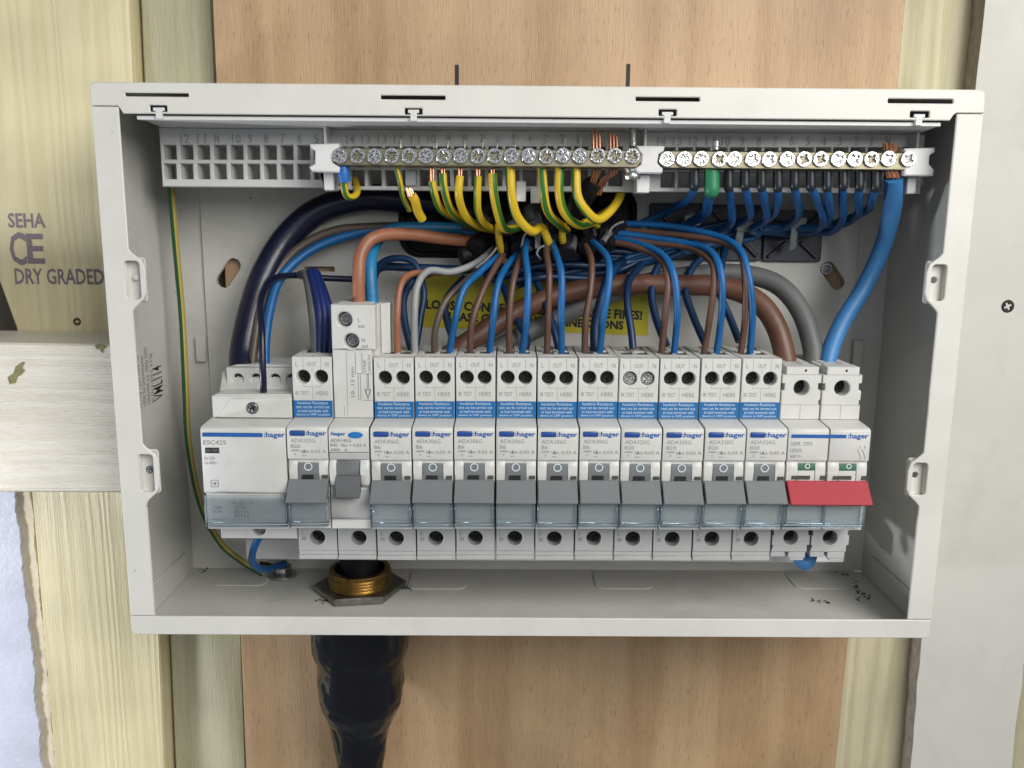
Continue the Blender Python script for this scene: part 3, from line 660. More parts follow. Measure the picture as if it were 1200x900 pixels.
plate('arrow', [(15.1, 72.9), (16.6, 77.4), (15.6, 77.4), (15.6, 84), (14.7, 84), (14.7, 77.4), (13.6, 77.4)], [[(15.1, 73.9), (15.9, 77.0), (15.35, 77.0), (15.35, 83.7), (14.95, 83.7), (14.95, 77.0), (14.3, 77.0)]], .1, inkg, e, -.05)
V90 = Matrix(((0, -1, 0), (0, 0, -1), (1, 0, 0))).to_4x4()
def vert(s, ln, h_, x, z, material, parent, y=-.1):
    o = fit(s, ln, h_, (0, 0, 0), material, parent); o.matrix_local = Matrix.Translation(Vector((x, y, z))*S) @ V90; return o
vert('10...13 mm', 13, 1.5, 9.3, 74.2, inkg, e); vert('STRIP', 5.4, 1.1, 14.5, 84.9, inkg, e); vert('LENGTH', 7.4, 1.1, 16.5, 84.9, inkg, e)
nosefront(e, x0, x1, 52.8)
MB().box(x0, x1, -12.9, -11, 49.7, 52.6, .2).done('front_strip', body2, e)
fit(':hager', 6.6, 2.0, (.9, -13.18, 59.7), blueprint, e, bold=.028)
plate('test_button', [(11.6+3.2*cos(t*pi/10), 60.4+1.35*sin(t*pi/10)) for t in range(20)], [], .5, mat('blue_oval_button', (.02, .17, .47), .3), e, -13.55, bev=.15)
fit('ADA145G', 8.8, 1.6, (.9, -13.18, 57.2), inkg, e); fit('B45  I\u0394n = 0,03 A', 15.2, 1.6, (.9, -13.18, 55.1), inkg, e); fit('6000   A', 7.2, 1.2, (.9, -13.18, 53.3), inkg, e)
b = MB()
for xa, xb in ((x0+.1, 3.1), (13.4, x1-.1)): b.prism([(-8, 49.5), (-13.2, 49.5), (-14.3, 46), (-13.9, 39), (-12.2, 37.2), (-8, 37.2)], xa, xb, 'X', bev=.4)
b.done('lever_cheek', body, e)
MB().prism([(-9, 49.4), (-11.9, 49.3), (-12.6, 47), (-12.8, 42), (-9, 42)], 3.3, 13.2, 'X', bev=.1).done('lever_drum', lever, e)
fit('O-OFF', 8.2, 1.3, (4.1, -12.75, 47.3), inkl, e)
MB().prism([(-12.9, 43.2), (-14.4, 43), (-17.6, 34.2), (-16.8, 33.6), (-12, 35)], 3.0, 13.3, 'X', bev=.35).done('lever', mat('dark_grey_lever', (.10, .108, .112), .5), e, angle=14)
MB().prism([(-8, 37), (-12.6, 36.9), (-12.9, 24), (-10.5, 21), (-2, 19.6), (-2, 37)], x0, x1, 'X', bev=.35).done('lower_nose', body2, e)
lowerface(e, x0, x1, 9.6, False, screwd)

# ---- contactor (slots 0 and 1)
e = empty('contactor', (mx_(0), YS, mz_(0)), 'wide plain contactor with a smooth front at the left end of the row', 'contactor')
x0, x1 = -.6, 34.9
MB().prism([(12, 63.8), (-11.9, 63.2), (-11.9, 18.4), (6, 17), (6, 10), (44, 10), (44, 82), (17, 82), (12, 74)], x0+.5, x1, 'X', bev=.3).done('body', body, e)
b = MB(); b.prism([(8, 64.4), (.2, 64.4), (-11.5, 63.6), (-12.6, 63.2), (-13.1, 62.3), (-13.1, 35.4), (-12.5, 34.6), (-11, 34.6), (-11, 62.5), (8, 63.1)], x0, x1, 'X', bev=.2); b.done('front_panel', body, e)
plate('terminal_face', [(.4, 64.7), (34.7, 64.7), (34.7, 74.2), (.4, 74.2)], [circ(18.0, 69.2, 2.7, 20)], 8, body, e, 0, bev=.45)
MB().prism([(2.6, 64.9), (34.4, 64.9), (34.4, 73.2), (8.6, 73.2)], -.55, -.0, 'Y', bev=.2).done('raised_panel', body, e)
MB().lathe([(2.6, 0), (2.6, .25)], 20, facing(18.0, -.6, 69.2)).done('terminal_socket', darkin, e); smallscrew(18.0, -1.3, 69.2, 2.3, e, zincd)
hs = [circ(x, 79.2, 2.5, 20) for x in (7.6, 15.7, 24.2, 31.6)]
plate('rear_terminal_face', [(2.6, 73.5), (34.8, 73.5), (34.8, 84.2), (2.6, 84.2)], hs, 5, body, e, 14, bev=.35)
MB().prism([(2.6, 84.0), (34.8, 84.0), (34.8, 84.9), (6, 84.9)], 19.2, 42, 'Y', bev=.2).done('top_surface', body, e)
for x in (7.6, 15.7, 24.2, 31.6):
    MB().lathe([(2.5, 0), (2.5, .2)], 18, facing(x, 18.8, 79.2)).done('terminal_socket', darkin, e); smallscrew(x, 15.6, 79.2, 2.1, e, screwd)
MB().prism([(.6, 74.3), (34.6, 74.3), (34.6, 75.0), (3.0, 75.0)], .2, 14, 'Y', bev=.2).done('step_surface', body, e)
MB().lathe([(1.6, 0), (1.3, 2.6)], 14, facing(-.6, 14, 66.5)).done('side_pin', white, e)
MB().box(.2, 25.5, -13.45, -13.05, 59.5, 61.2, .1).done('blue_bar', blueprint, e, smooth=False)
fit(':hager', 8.8, 2.9, (26, -13.18, 58.7), blueprint, e, bold=.028); fit('ESC425', 9.4, 1.9, (.4, -13.18, 56.0), inkl, e)
MB().box(1.0, 6.8, -13.2, -13.05, 52.3, 54.7).done('rating_block', inkk, e, smooth=False)
fit('25A ~230V', 4.8, .9, (1.5, -13.3, 53.1), inkl, e); fit('No 25A\nUe 400V~', 5.6, 3.4, (.4, -13.18, 47.4), inkl, e)
plate('symbol', rrect(2.6, 37.4, 5.8, 40.6, .7, 3), [rrect(2.8, 37.6, 5.6, 40.4, .6, 3)], .1, inkg, e, -13.15)
MB().box(3.4, 5.0, -13.2, -13.1, 38.9, 39.1).box(4.1, 4.3, -13.21, -13.1, 38.2, 39.8).done('symbol_plus', inkg, e, smooth=False)
fit('A1 (25) 1 3 5\n 7 8 7 8\n (N) 2 4 6\n 8 8 T 6 8', 9.0, 7.2, (11.0, -12.1, 23.6), inkg, e); fit('1250V~\nIn 25A', 4.0, 3.0, (3.0, -12.1, 25.6), inkg, e)
cover(e, x0+.4, x1-.2, 20.3, 34.2, -14.6)
plate('lower_terminal_face', [(1.2, 9.6), (35.0, 9.6), (35.0, 17.9), (1.2, 17.9)], [circ(18.4, 13.8, 2.8, 20)], 6, body, e, 0, bev=.3)
MB().lathe([(2.7, 0), (2.7, .3)], 20, facing(18.4, 5.4, 13.8)).done('terminal_socket', darkin, e); smallscrew(18.4, 2.6, 13.8, 2.3, e, zincd)

# ---- main switch (slots 14 and 15)
e = empty('main_switch', (mx_(14), YS, mz_(14)), 'double-width main switch with a red lever at the right end of the row', 'main switch')
for i in range(2):
    o_ = 17.6*i; x0, x1 = o_+.3, o_+17.3
    core(e, x0+.2, x1, 85.3, 'pole_body')
    xr = x1-.3 if i == 0 else x1-3.2
    out = [(x0, 64.7), (x1, 64.7), (x1, 71), (x1-.6, 71), (x1-.6, 73.2), (x1, 73.4), (x1, 77.2), (x1-1.2, 78.2), (x1-1.2, 80.6), (x1, 80.8), (x1, 84.4), (x1-1.4, 84.4), (x1-1.4, 87.8), (x0+1.7, 87.8), (x0+1.7, 84.4), (x0, 84.4), (x0, 80.6), (x0+1.2, 80.6), (x0+1.2, 77.6), (x0, 77.2)]
    plate('terminal_face', out, [circ(o_+8.9, 78.6, 3.45, 24)], 8, body, e, 0, bev=.3)
    MB().lathe([(3.4, 0), (3.4, .3)], 20, facing(o_+8.9, 7.4, 78.6)).done('terminal_socket', darkin, e); smallscrew(o_+8.6, 6.0, 78.2, 2.7, e, screwd)
    MB().box(x0+1.8, x1-1.6, 2.4, 8, 87.0, 87.9, .2).box(x0+1, x1-1, 8.2, 40, 84.6, 87.6, .4).box(x0+3, x0+6, 8, 38, 87.5, 88.0, .2).box(x1-6, x1-3, 8, 38, 87.5, 88.0, .2).done('top_ribs', body, e)
    MB().lathe([(.55, 0), (.55, .1)], 10, facing(o_+10.2, .02, 86.3)).done('pin_hole', darkin, e)
    lines(e, [(o_+8.9, 65, o_+8.9, 71.2), (x0, 71.2, x1, 71.2)], 0, bpy.data.materials['moulding_line_grey'])
    lines(e, [(x0+.5, 84.5, x1-.5, 84.5)], 0, bpy.data.materials['moulding_line_grey'])
    nosefront(e, x0+.3*i-.25*i, x1)
    b = MB(); cheeks(b, x0+.1, x0+4.9); cheeks(b, x0+12.4, x1-.2); b.done('lever_cheek', body, e)
    MB().prism([(-9, 49.3), (-11.6, 49.2), (-12.4, 47), (-12.4, 45.3), (-9, 45.3)], x0+5.0, x0+12.3, 'X').done('position_flag', greenf, e)
    MB().box(x0+5.0, x0+12.3, -12.4, -9, 40.3, 45.2, .2).done('lever_drum', body, e); MB().box(x0+2.6, x0+10.4, -12.9, -12.2, 41.5, 43.0).done('drum_slot', seam, e, smooth=False); MB().box(x0+14.8, x1, -12.95, -12, 41.4, 43.1).done('side_slot', seam, e, smooth=False)
    ring(x0+9.1, -12.5, 47.2, .75, 1.15, inkw, e)
    plate('lower_terminal_face', [(x0, 3.9), (x1-1, 3.9), (x1-1, 7), (x1, 7.2), (x1, 11.6), (x1-.8, 11.8), (x1-.8, 13.8), (x1+.2, 14), (x1+.2, 17.6), (x0, 17.6), (x0, 13.8), (x0+.9, 13.8), (x0+.9, 11.6), (x0+.2, 11.4), (x0+.2, 7), (x0+.9, 6.8)], [circ(o_+8.9, 10.5, 3.4, 22)], 8, body2, e, 0, bev=.25)
    MB().box(x0, x0+6.2, -.1, 8, 1.6, 3.8, .2).box(x0+7.8, x1-1.6, -.1, 8, 1.0, 3.8, .2).box(x0+8.6, x1-2.2, .2, 8, -.2, 1.0, .2).done('lower_lip', body2, e)
    MB().lathe([(3.4, 0), (3.4, .3)], 20, facing(o_+8.9, 7.4, 10.5)).done('terminal_socket', darkin, e); smallscrew(o_+8.6, 5.4, 10.0, 2.7, e, screwd)
MB().box(1.4, 30.6-6.0, -13.4, -13.05, 59.7, 61.2, .1).done('blue_bar', blueprint, e, smooth=False)
fit(':hager', 8.8, 2.9, (25.2, -13.18, 58.9), blueprint, e, bold=.028)
fit('SBR 290', 9.2, 1.7, (1.3, -13.18, 56.3), inkl, e); fit('100A', 5.0, 1.7, (1.3, -13.18, 53.4), inkl, e); fit('400 V~', 5.4, 1.3, (1.3, -13.18, 51.0), inkl, e)
b = MB()
for dx in (0, 2.0):
    b.tube([(30.8+dx, -13.15, 56.6), (30.8+dx, -13.15, 55.2)], .12, n=6, sub=1); b.tube([(29.8+dx, -13.15, 54.9), (31.2+dx, -13.15, 51.6), (31.2+dx, -13.15, 50.4)], .12, n=6, sub=1)
b.done('circuit_symbol', inkl, e)
MB().prism([(-12.9, 41.0), (-13.9, 41.2), (-21.2, 33.4), (-21.0, 32.6), (-19.6, 32.0), (-12.0, 34.6), (-12.0, 40.6)], .5, 34.9, 'X', bev=.35).done('lever', redm, e, angle=14)
cover(e, .5, 34.4, 20.5, 33.5, -14.8, (17.4,))

# ================================================================== terminal rack under the lid of the box
def rebase(e, loc):
    loc = Vector(loc)*S; e.location = loc
    for ch in e.children: ch.location = ch.location-loc
rebase(cu_, (W/2, D, 0))
def UX(u, v, Y): return U(u, v, Y)[0]
def UZ(u, v, Y): return U(u, v, Y)[2]
rk = empty('terminal_rack', (0, 0, 0), 'long white plastic rack with numbered square openings under the top edge', 'terminal rack')
RYF = 30
def cell(u0, v0, u1, v1):
    a, c = U(u0, v0, RYF), U(u1, v1, RYF); return [(a[0], c[2]), (c[0], c[2]), (c[0], a[2]), (a[0], a[2])]
hl = []
for i in range(10):
    u = 191.5+19.55*i; dv = .06*i
    hl.append(cell(u, 169.5+dv, u+15.5, 187+dv)); hl.append(cell(u, 191.5+dv, u+15.5, 210+dv))
a, c = U(188, 146, RYF), U(381, 219, RYF)
out = [(a[0]-.8, c[2]-.4), (c[0]-.2, c[2]-.4), (c[0]-.2, 222.6), (a[0]-.8, 222.6)]
plate('grid_panel', out, hl, 10, white, rk, RYF, bev=.3)
def section(u0, u1, us, vt, vb, w_):
    hh = []
    for u in us: hh.append(cell(u-w_/2, vt, u+w_/2, vt+16)); hh.append(cell(u-w_/2, vb, u+w_/2, vb+19))
    a, c = U(u0, 146, RYF), U(u1, vb+26, RYF)
    plate('grid_panel', [(a[0], c[2]), (c[0], c[2]), (c[0], 222.6), (a[0], 222.6)], hh, 10, white, rk, RYF, bev=.25)
section(381.6, 756, [399+20.15*i for i in range(17)], 171.5, 199, 16)
section(757, 1078, [783+20.2*i for i in range(15)], 172.5, 201, 16.5)
xl, xr = UX(160, 139, 2), UX(1103, 144, 2)
MB().prism([(xl, 1.9), (xr, 1.9), (xr-1, 4), (UX(1076, 150, 30), 26), (UX(1076, 150, 30), 41), (UX(189, 150, 30), 41), (UX(189, 150, 30), 30), (xl+2, 6)], 222.7, 224.4, 'Z', bev=.25).done('shelf', white, rk)
for u_, v0, v1, y0 in ((380.5, 148, 224, 20), (757, 150, 226, 20), (1077, 152, 175, 22)):
    MB().box(UX(u_, v0, y0)-.6, UX(u_, v0, y0)+.6, y0, 30, UZ(u_, v1, y0), 222.7, .2).done('fin', white, rk)
for i, (x0, z0, x1, z1) in enumerate(nots):
    xm = (x0+x1)/2; MB().box(xm-1.3, xm+1.3, .1, 2.2, 222.9, 226.9, .15).box(xm-2.2, xm+2.2, .05, 1.3, 226.0, 227.3, .15).done('hook', white, rk)
def clip(pts, legs):
    plate('bar_holder', [(UX(u, v, 12), UZ(u, v, 12)) for u, v in pts], [], 9, white, rk, 12, bev=.5)
    for u0, v0, u1, v1 in legs:
        MB().box(UX(u0, v0, 18), UX(u1, v0, 18), 18, 29.8, UZ(u0, v1, 18), UZ(u0, v0, 18), .4).done('holder_leg', white, rk)
clip([(363, 169), (397, 168), (397, 174), (391, 179), (390, 190), (398, 196), (397, 202), (366, 201), (362, 196), (369, 192), (369, 177), (364, 173)], [(379, 202, 391, 223)])
clip([(746, 171), (779, 171), (778, 177), (772, 181), (771, 191), (777, 197), (776, 203), (748, 203), (744, 198), (751, 193), (752, 181), (748, 176)], [(747, 204, 762, 226)])
clip([(1060, 174), (1096, 173), (1096, 178), (1090, 182), (1089, 192), (1095, 199), (1094, 206), (1060, 206)], [(1064, 207, 1075, 227)])
for u0, v0, u1, v1 in ((605, 212, 616.5, 236), (622, 219, 633, 238)):
    MB().box(UX(u0, v0, 26), UX(u1, v0, 26), 26, 29.9, UZ(u0, v1, 26), UZ(u0, v0, 26), .3).done('lower_tab', white, rk)
def num(s, u, v, Y=RYF, h_=10.5, w_=None):
    p = U(u, v+h_/2, Y-.02); hh = UZ(u, v-h_/2, Y)-p[2]; ww = hh*(.5*len(s) if s != '1' else .18)
    fit(s, ww, hh, (p[0]-ww/2, p[1], p[2]), numm, rk, ext=.3, name='number')
numm = mat('embossed_number', (.40, .40, .40), .4)
for s, u in (('12', 217), ('11', 236.5), ('N', 254.5), ('10', 277.5), ('9', 293.5), ('8', 312), ('7', 331.5), ('6', 351.5), ('5', 371)): num(s, u, 162.5)
for s, u in (('14', 411), ('13', 429), ('13', 448), ('12', 467), ('11', 486.5), ('10', 506), ('9', 525), ('8', 544), ('7', 564), ('6', 583), ('5', 602), ('4', 620.5), ('3', 640), ('2', 659), ('1', 677)): num(s, u, 163)
for s, u in (('14', 775), ('13', 793.5), ('12', 812.5), ('11', 832), ('10', 850.5), ('9', 869.5), ('8', 889), ('7', 908), ('6', 927), ('5', 946), ('4', 965), ('3', 984), ('2', 1003), ('1', 1021), ('N', 1040)): num(s, u, 165.5)
rebase(rk, (180, 40, 198))

def bar(name, label, us, vv, u0, v0, u1, v1, mtl):
    e = empty(name, (0, 0, 0), label, 'terminal bar')
    a, c = U(u0, v0, 12), U(u1, v1, 12); r = (a[2]-c[2])/2
    b = MB(); z1, z0 = a[2], c[2]
    b.prism([(a[0]+2, z0), (c[0]-2, z0), (c[0], z0+2.5), (c[0], z1-2.5), (c[0]-2, z1), (a[0]+2, z1), (a[0], z1-2.5), (a[0], z0+2.5)], 12.2, 21.5, 'Y', bev=.5)
    b.done('bar', brassb, e)
    tunnels = MB()
    for i, u in enumerate(us):
        p = U(u, vv+random.uniform(-.6, .6), 11)
        screwhead(p[0], 10.9+random.uniform(-.25, .25), p[2], 3.3, mtl, e, h=1.3)
        tunnels.lathe([(2.1, 0), (2.1, .2)], 14, Matrix.Translation((p[0], 17, z0-.12))); tunnels.lathe([(2.1, 0), (2.1, .2)], 14, Matrix.Translation((p[0], 17, z1-.08)))
    tunnels.done('wire_holes', darkin, e)
    return e, a, c
EU = [398.5, 418.7, 439, 459, 479, 499.5, 519.7, 540, 560, 579.8, 599.5, 620, 640.3, 660, 680, 701, 721, 741.7]
NU = [782, 802, 822, 843.5, 861, 882.6, 902, 923, 943, 962.5, 983, 1002, 1022, 1041.6, 1065]
eb, ea, ec = bar('earth_bar', 'dull brass terminal bar carrying the green and yellow wires, left of the middle', EU, 182.5, 389, 172.5, 752, 197, mat('dim_lit_screw', (.50, .50, .49), .17, metal=1, bump=.4, bscale=1500, var=.25, vscale=600))  # darker screw metal here stands in for a dimmer reflection
rebase(eb, ((ea[0]+ec[0])/2, 16, ec[2]))
nb, na, nc = bar('neutral_bar', 'brass terminal bar carrying the blue wires, at the right', NU, 186, 773, 176, 1077, 200, zinc)
rebase(nb, ((na[0]+nc[0])/2, 16, nc[2]))
# threaded clamp screw through the end of the earth bar
p = U(741, 198, 18); e = empty('clamp_bolt', (p[0], 18, p[2]), 'threaded steel clamp screw standing through the right end of the brass earth bar', 'bolt')
prof = []
for i in range(14): prof += [(1.3, 9+.8*i), (2.0, 9.4+.8*i)]
MB().lathe(prof, 14).done('thread', zinc, e)
MB().lathe([(2.0, -4.6), (3.6, -4.4), (4.0, -3.4), (4.0, -2.2), (3.4, -1.4), (4.0, -.9), (4.0, -.1)], 20).done('clamp_head', zinc, e)

# ================================================================== wires
PT = U
def sub_(o, bm_, name, material): return attach(bm_.done(name, material, None), o)
def wire(kind, label, group, pts, r, material, into=False, **k):
    P = [Vector(U(*p)) for p in pts]
    jit = .55 if r < 3 else .5
    for i in range(1, len(P)-1): P[i] += Vector((random.uniform(-jit, jit), random.uniform(-jit, jit), random.uniform(-jit, jit)))
    if into: P = [P[0]+Vector((0, 0, -3.5))]+P
    o = MB().tube(P, r, **k).done(kind, material, None)
    return tag(o, label, 'wire', group)
ordn = ['first', 'second', 'third', 'fourth', 'fifth', 'sixth', 'seventh', 'eighth', 'ninth', 'tenth', 'eleventh', 'twelfth']
GB = 'brown and blue tails feeding the breakers'
def tail(kind, where, pts, material, r=1.5): return wire(kind, where, GB, pts, r, material, into=True)
Yt = 21
# slot 2
tail('grey_wire', 'flat dark grey wire behind the left single breaker', [(369, 412, Yt), (366, 372, 26), (359, 325, 40), (352, 322, 50)], c_sheath, 2.1)
for i, (a_, b_, c__) in enumerate((((374, 412), (373, 365), (366, 324)), ((380, 412), (380, 365), (370, 322)), ((387, 412), (386, 368), (373, 324)))):
    tail('blue_wire', 'royal blue wire in the tapering bunch over the left single breaker, %s from the left' % ordn[i], [(*a_, Yt+i), (*b_, 26), (*c__, 38), (c__[0]-4, c__[1]-3, 44)], c_royal, 1.9)
# slot 3: heavy pair
wire('brown_wire', 'thick light brown wire arching out of the tall breaker', GB, [(420, 356, 20), (420, 325, 20), (424, 297, 22), (440, 278, 27), (475, 274, 36), (520, 279, 46), (560, 285, 54), (590, 290, 60)], 2.9, c_copperbrown, into=True)
wire('blue_wire', 'thick sky blue wire rising from the tall breaker behind the light brown one', GB, [(436, 350, 24), (434, 320, 26), (437, 292, 34), (452, 272, 48), (490, 266, 56), (540, 268, 62)], 2.9, c_sky, into=True)
# slots 4..13
T = {
 4: ([(466, 412, Yt), (464, 375, 19), (468, 336, 22), (483, 320, 30), (520, 320, 42), (560, 312, 50)], c_copperbrown, None),
 5: ([(509, 412, Yt), (511, 385, 19), (522, 352, 22), (543, 331, 30), (565, 315, 42), (590, 295, 50)], c_gbrown, [(527, 411, Yt), (533, 375, 17), (542, 338, 20), (562, 319, 30), (585, 300, 42), (605, 285, 50)]),
 6: ([(551, 412, Yt), (554, 382, 19), (562, 348, 22), (577, 322, 30), (590, 300, 42), (605, 285, 50)], c_brown, [(574, 411, Yt), (577, 375, 17), (583, 335, 20), (592, 314, 30), (608, 297, 42), (625, 282, 50)]),
 7: ([(597, 413, Yt), (596, 375, 19), (601, 330, 22), (611, 302, 32), (620, 280, 45)], c_brown, [(612, 412, Yt), (617, 375, 17), (619, 330, 19), (617, 300, 28), (616, 280, 42)]),
 8: ([(641, 413, Yt), (642, 375, 19), (644, 325, 21), (642, 300, 30), (640, 278, 45)], c_brown, [(658, 412, Yt), (659, 372, 17), (657, 325, 19), (652, 300, 28), (645, 280, 42)]),
 9: ([(685, 414, Yt), (688, 375, 19), (693, 335, 21), (693, 306, 28), (685, 285, 42)], c_brown, [(703, 412, Yt), (708, 372, 17), (714, 328, 18), (711, 303, 25), (699, 288, 36), (685, 280, 46)]),
 11: ([(775, 415, Yt), (779, 370, 18), (783, 328, 20), (772, 301, 28), (742, 289, 38), (700, 281, 48)], c_brown, [(790, 413, Yt), (795, 365, 17), (791, 323, 18), (776, 300, 26), (748, 286, 38), (715, 278, 48)]),
 12: ([(825, 414, Yt), (831, 375, 18), (838, 325, 19), (829, 302, 26), (803, 290, 38), (760, 285, 46), (710, 278, 52)], c_brown, [(840, 413, Yt), (845, 365, 17), (846, 322, 17), (834, 297, 25), (805, 284, 38), (760, 278, 46), (715, 272, 52)]),
 13: ([(868, 415, Yt), (872, 370, 18), (873, 322, 18), (862, 292, 26), (830, 279, 38), (775, 272, 48), (715, 268, 56)], c_brown, [(879, 413, Yt), (881, 365, 17), (878, 318, 17), (866, 289, 25), (832, 273, 38), (775, 265, 48), (715, 262, 56)])}
nm = {4: 'first', 5: 'second', 6: 'third', 7: 'fourth', 8: 'fifth', 9: 'sixth'}
for k, (pb_, cb, pl_) in T.items():
    tgt = ('the %s of the six B6 breakers' % nm[k]) if k in nm else {11: 'the breaker right of the one with shiny screws', 12: 'the second breaker from the main switch', 13: 'the breaker beside the main switch'}[k]
    col_ = {c_brown: 'dark brown', c_copperbrown: 'light brown', c_gbrown: 'grey brown'}[cb]
    tail('brown_wire', '%s wire rising from %s' % (col_, tgt), pb_, cb)
    if pl_: tail('blue_wire', 'bright blue wire rising from %s' % tgt, pl_, c_blue, 1.55)
tail('grey_wire', 'pale grey wire curving up from the first of the six B6 breakers', [(486, 411, Yt), (485, 375, 19), (488, 338, 21), (503, 318, 28), (530, 319, 36), (556, 308, 44), (580, 290, 52)], c_lgrey, 1.6)
# wires behind
GR = 'dark blue wires looping behind the tails'
rear = [('dark blue wire curving behind the pale grey wire', [(482, 410, 27), (474, 380, 34), (473, 350, 40), (484, 330, 46), (510, 318, 52)], 1.8),
 ('sky blue loop between the tall breaker and the pale grey wire', [(487, 409, 27), (494, 370, 34), (496, 340, 40), (486, 310, 44), (462, 302, 46), (444, 313, 48), (432, 340, 52)], 1.6),
 ('dark blue wire crossing behind the thick light brown wire', [(436, 330, 56), (445, 314, 55), (480, 314, 55), (560, 318, 57), (640, 322, 60)], 2.0),
 ('dark blue wire fanning down behind the second B6 breaker', [(535, 405, 40), (525, 380, 46), (522, 350, 52), (545, 325, 58)], 1.7),
 ('dark blue wire behind the fourth B6 breaker', [(615, 410, 32), (618, 395, 36), (600, 365, 46), (590, 335, 56)], 1.8),
 ('dark blue wire behind the fifth B6 breaker', [(655, 410, 32), (650, 385, 36), (636, 350, 46), (625, 320, 56)], 1.7),
 ('dark blue wire close behind the sixth B6 breaker', [(697, 411, 26), (697, 380, 28), (705, 345, 30), (716, 320, 38), (730, 305, 52)], 2.2),
 ('lone dark blue wire rising from the breaker with shiny terminal screws', [(742, 409, 24), (739, 385, 27), (735, 355, 33), (738, 330, 42), (752, 310, 54)], 1.7),
 ('dark blue wire looping down behind the breaker beside the shiny one', [(781, 405, 27), (768, 372, 36), (763, 340, 44), (772, 312, 52), (800, 295, 60)], 1.8),
 ('dark blue wire looping down behind the second breaker from the main switch', [(826, 402, 27), (812, 370, 36), (804, 338, 44), (812, 312, 52), (835, 292, 60)], 1.8),
 ('dark blue wire running down behind the breaker beside the main switch', [(866, 400, 28), (856, 372, 36), (846, 345, 42), (846, 315, 50), (850, 290, 60)], 1.8)]
for lb, pts, r in rear: wire('dark_blue_wire', lb, GR, pts, r, c_dblue)
# bundle of dark wires running right to the centre
for i in range(7):
    v0 = 300+i*4.2
    wire('dark_blue_wire', '%s dark blue wire from the top of the mass behind the breaker tails' % ordn[i], 'dark blue wires massed behind the breakers', [(556+10*i, v0+16-i*2+(i%3)*4, 52+3*(i%3)), (640, v0+2+(-4, 5, 0)[i%3], 52+4*(i%3)), (720, v0-6+(5, -3, 2)[i%3], 60-3*(i%2)), (775, 300-i*3+(i%2)*5, 62), (830+i*6, 282-i*4, 64)], 1.7, c_dblue)
# left side
wire('navy_cable', 'very thick navy cable sweeping down to the contactor', None, [(285, 434, 30), (287, 410, 36), (296, 365, 44), (312, 320, 52), (338, 277, 58), (375, 246, 61), (425, 233, 62), (480, 234, 64), (520, 240, 68)], 6.4, c_navy)
wire('brown_wire', 'brown wire curving inside the thick navy cable at the left', None, [(294, 436, 28), (297, 400, 34), (306, 358, 42), (322, 322, 50), (350, 292, 56), (390, 272, 60), (440, 265, 62), (520, 264, 64), (560, 268, 66)], 2.1, c_gbrown)
wire('blue_wire', 'blue wire curving beside the brown one at the left', None, [(311, 436, 28), (312, 400, 32), (316, 362, 40), (330, 326, 48), (360, 296, 55), (400, 278, 60), (450, 269, 62), (520, 270, 64), (560, 276, 66)], 2.2, c_blue)
wire('navy_wire', 'thin navy wire hooking over into the front step of the contactor', None, [(309, 459, 9), (309, 430, 7), (306, 390, 12), (306, 352, 24), (318, 327, 38), (345, 322, 50), (380, 325, 56), (440, 328, 60)], 1.5, c_navy)
# heavy tails to the main switch
wire('brown_cable', 'very thick brown cable bending down into the main switch', None, [(922, 446, 24), (919, 415, 26), (908, 378, 32), (884, 350, 38), (845, 337, 44), (790, 333, 48), (730, 334, 50), (680, 340, 50), (635, 352, 48), (590, 375, 44), (545, 402, 38), (515, 425, 34)], 4.9, c_bigbrown)
wire('grey_cable', 'thick grey cable arching behind the brown one into the main switch', None, [(953, 440, 26), (951, 405, 30), (938, 362, 38), (910, 333, 46), (870, 322, 52), (820, 322, 55), (760, 330, 56), (700, 350, 55), (650, 375, 52), (600, 400, 46), (560, 425, 40)], 4.6, c_grey)
o = wire('blue_cable', 'thick light blue cable from the right end of the bar to the main switch', None, [(969, 440, 22), (972, 415, 26), (985, 378, 32), (1012, 335, 36), (1034, 290, 34), (1045, 245, 26), (1047, 208, 17)], 3.95, c_bigblue)
b = MB()
for i in range(9):
    dx, dy = 2.6*cos(i*.7+.3), 2.2*sin(i*.7+.3)
    p0, p1, p2 = U(1047, 209, 17), U(1044, 199, 17), U(1043, 168, 17)
    b.tube([(p0[0]+dx, 17+dy, p0[2]), (p1[0]+dx*.8, 17+dy*.8, p1[2]+1), (p2[0]+dx*.9, 17+dy*.9, p2[2]+random.uniform(-.4, .6))], .85, n=8, sub=2)
sub_(o, b, 'copper_strands', copper)
for i in range(4):
    pass
# loop of blue under the main switch
tag(MB().tube([U(936, 645, 22), U(938, 656, 20), U(943, 660, 19), U(948, 656, 20), U(950, 645, 22)], 3.3).done('blue_cable_loop', c_bigblue, None), 'blue cable bend peeping out under the main switch', 'wire')
# short lead under the contactor
wire('blue_wire', 'short blue lead curling from under the contactor to the earthing bolt', None, [(304, 628, 14), (296, 645, 16), (296, 660, 24), (308, 668, 38), (324, 664, 52), (333, 661, 60)], 1.7, c_blue)
o = wire('earth_wire', 'long green and yellow wire hanging down the left side to the earthing bolt', None, [(199, 170, 44), (200, 215, 46), (207, 290, 50), (213, 370, 50), (216, 450, 48), (222, 520, 48), (234, 590, 50), (258, 636, 52), (288, 660, 56), (308, 672, 60)], 1.6, c_earthd, twist=0, u0=.06)
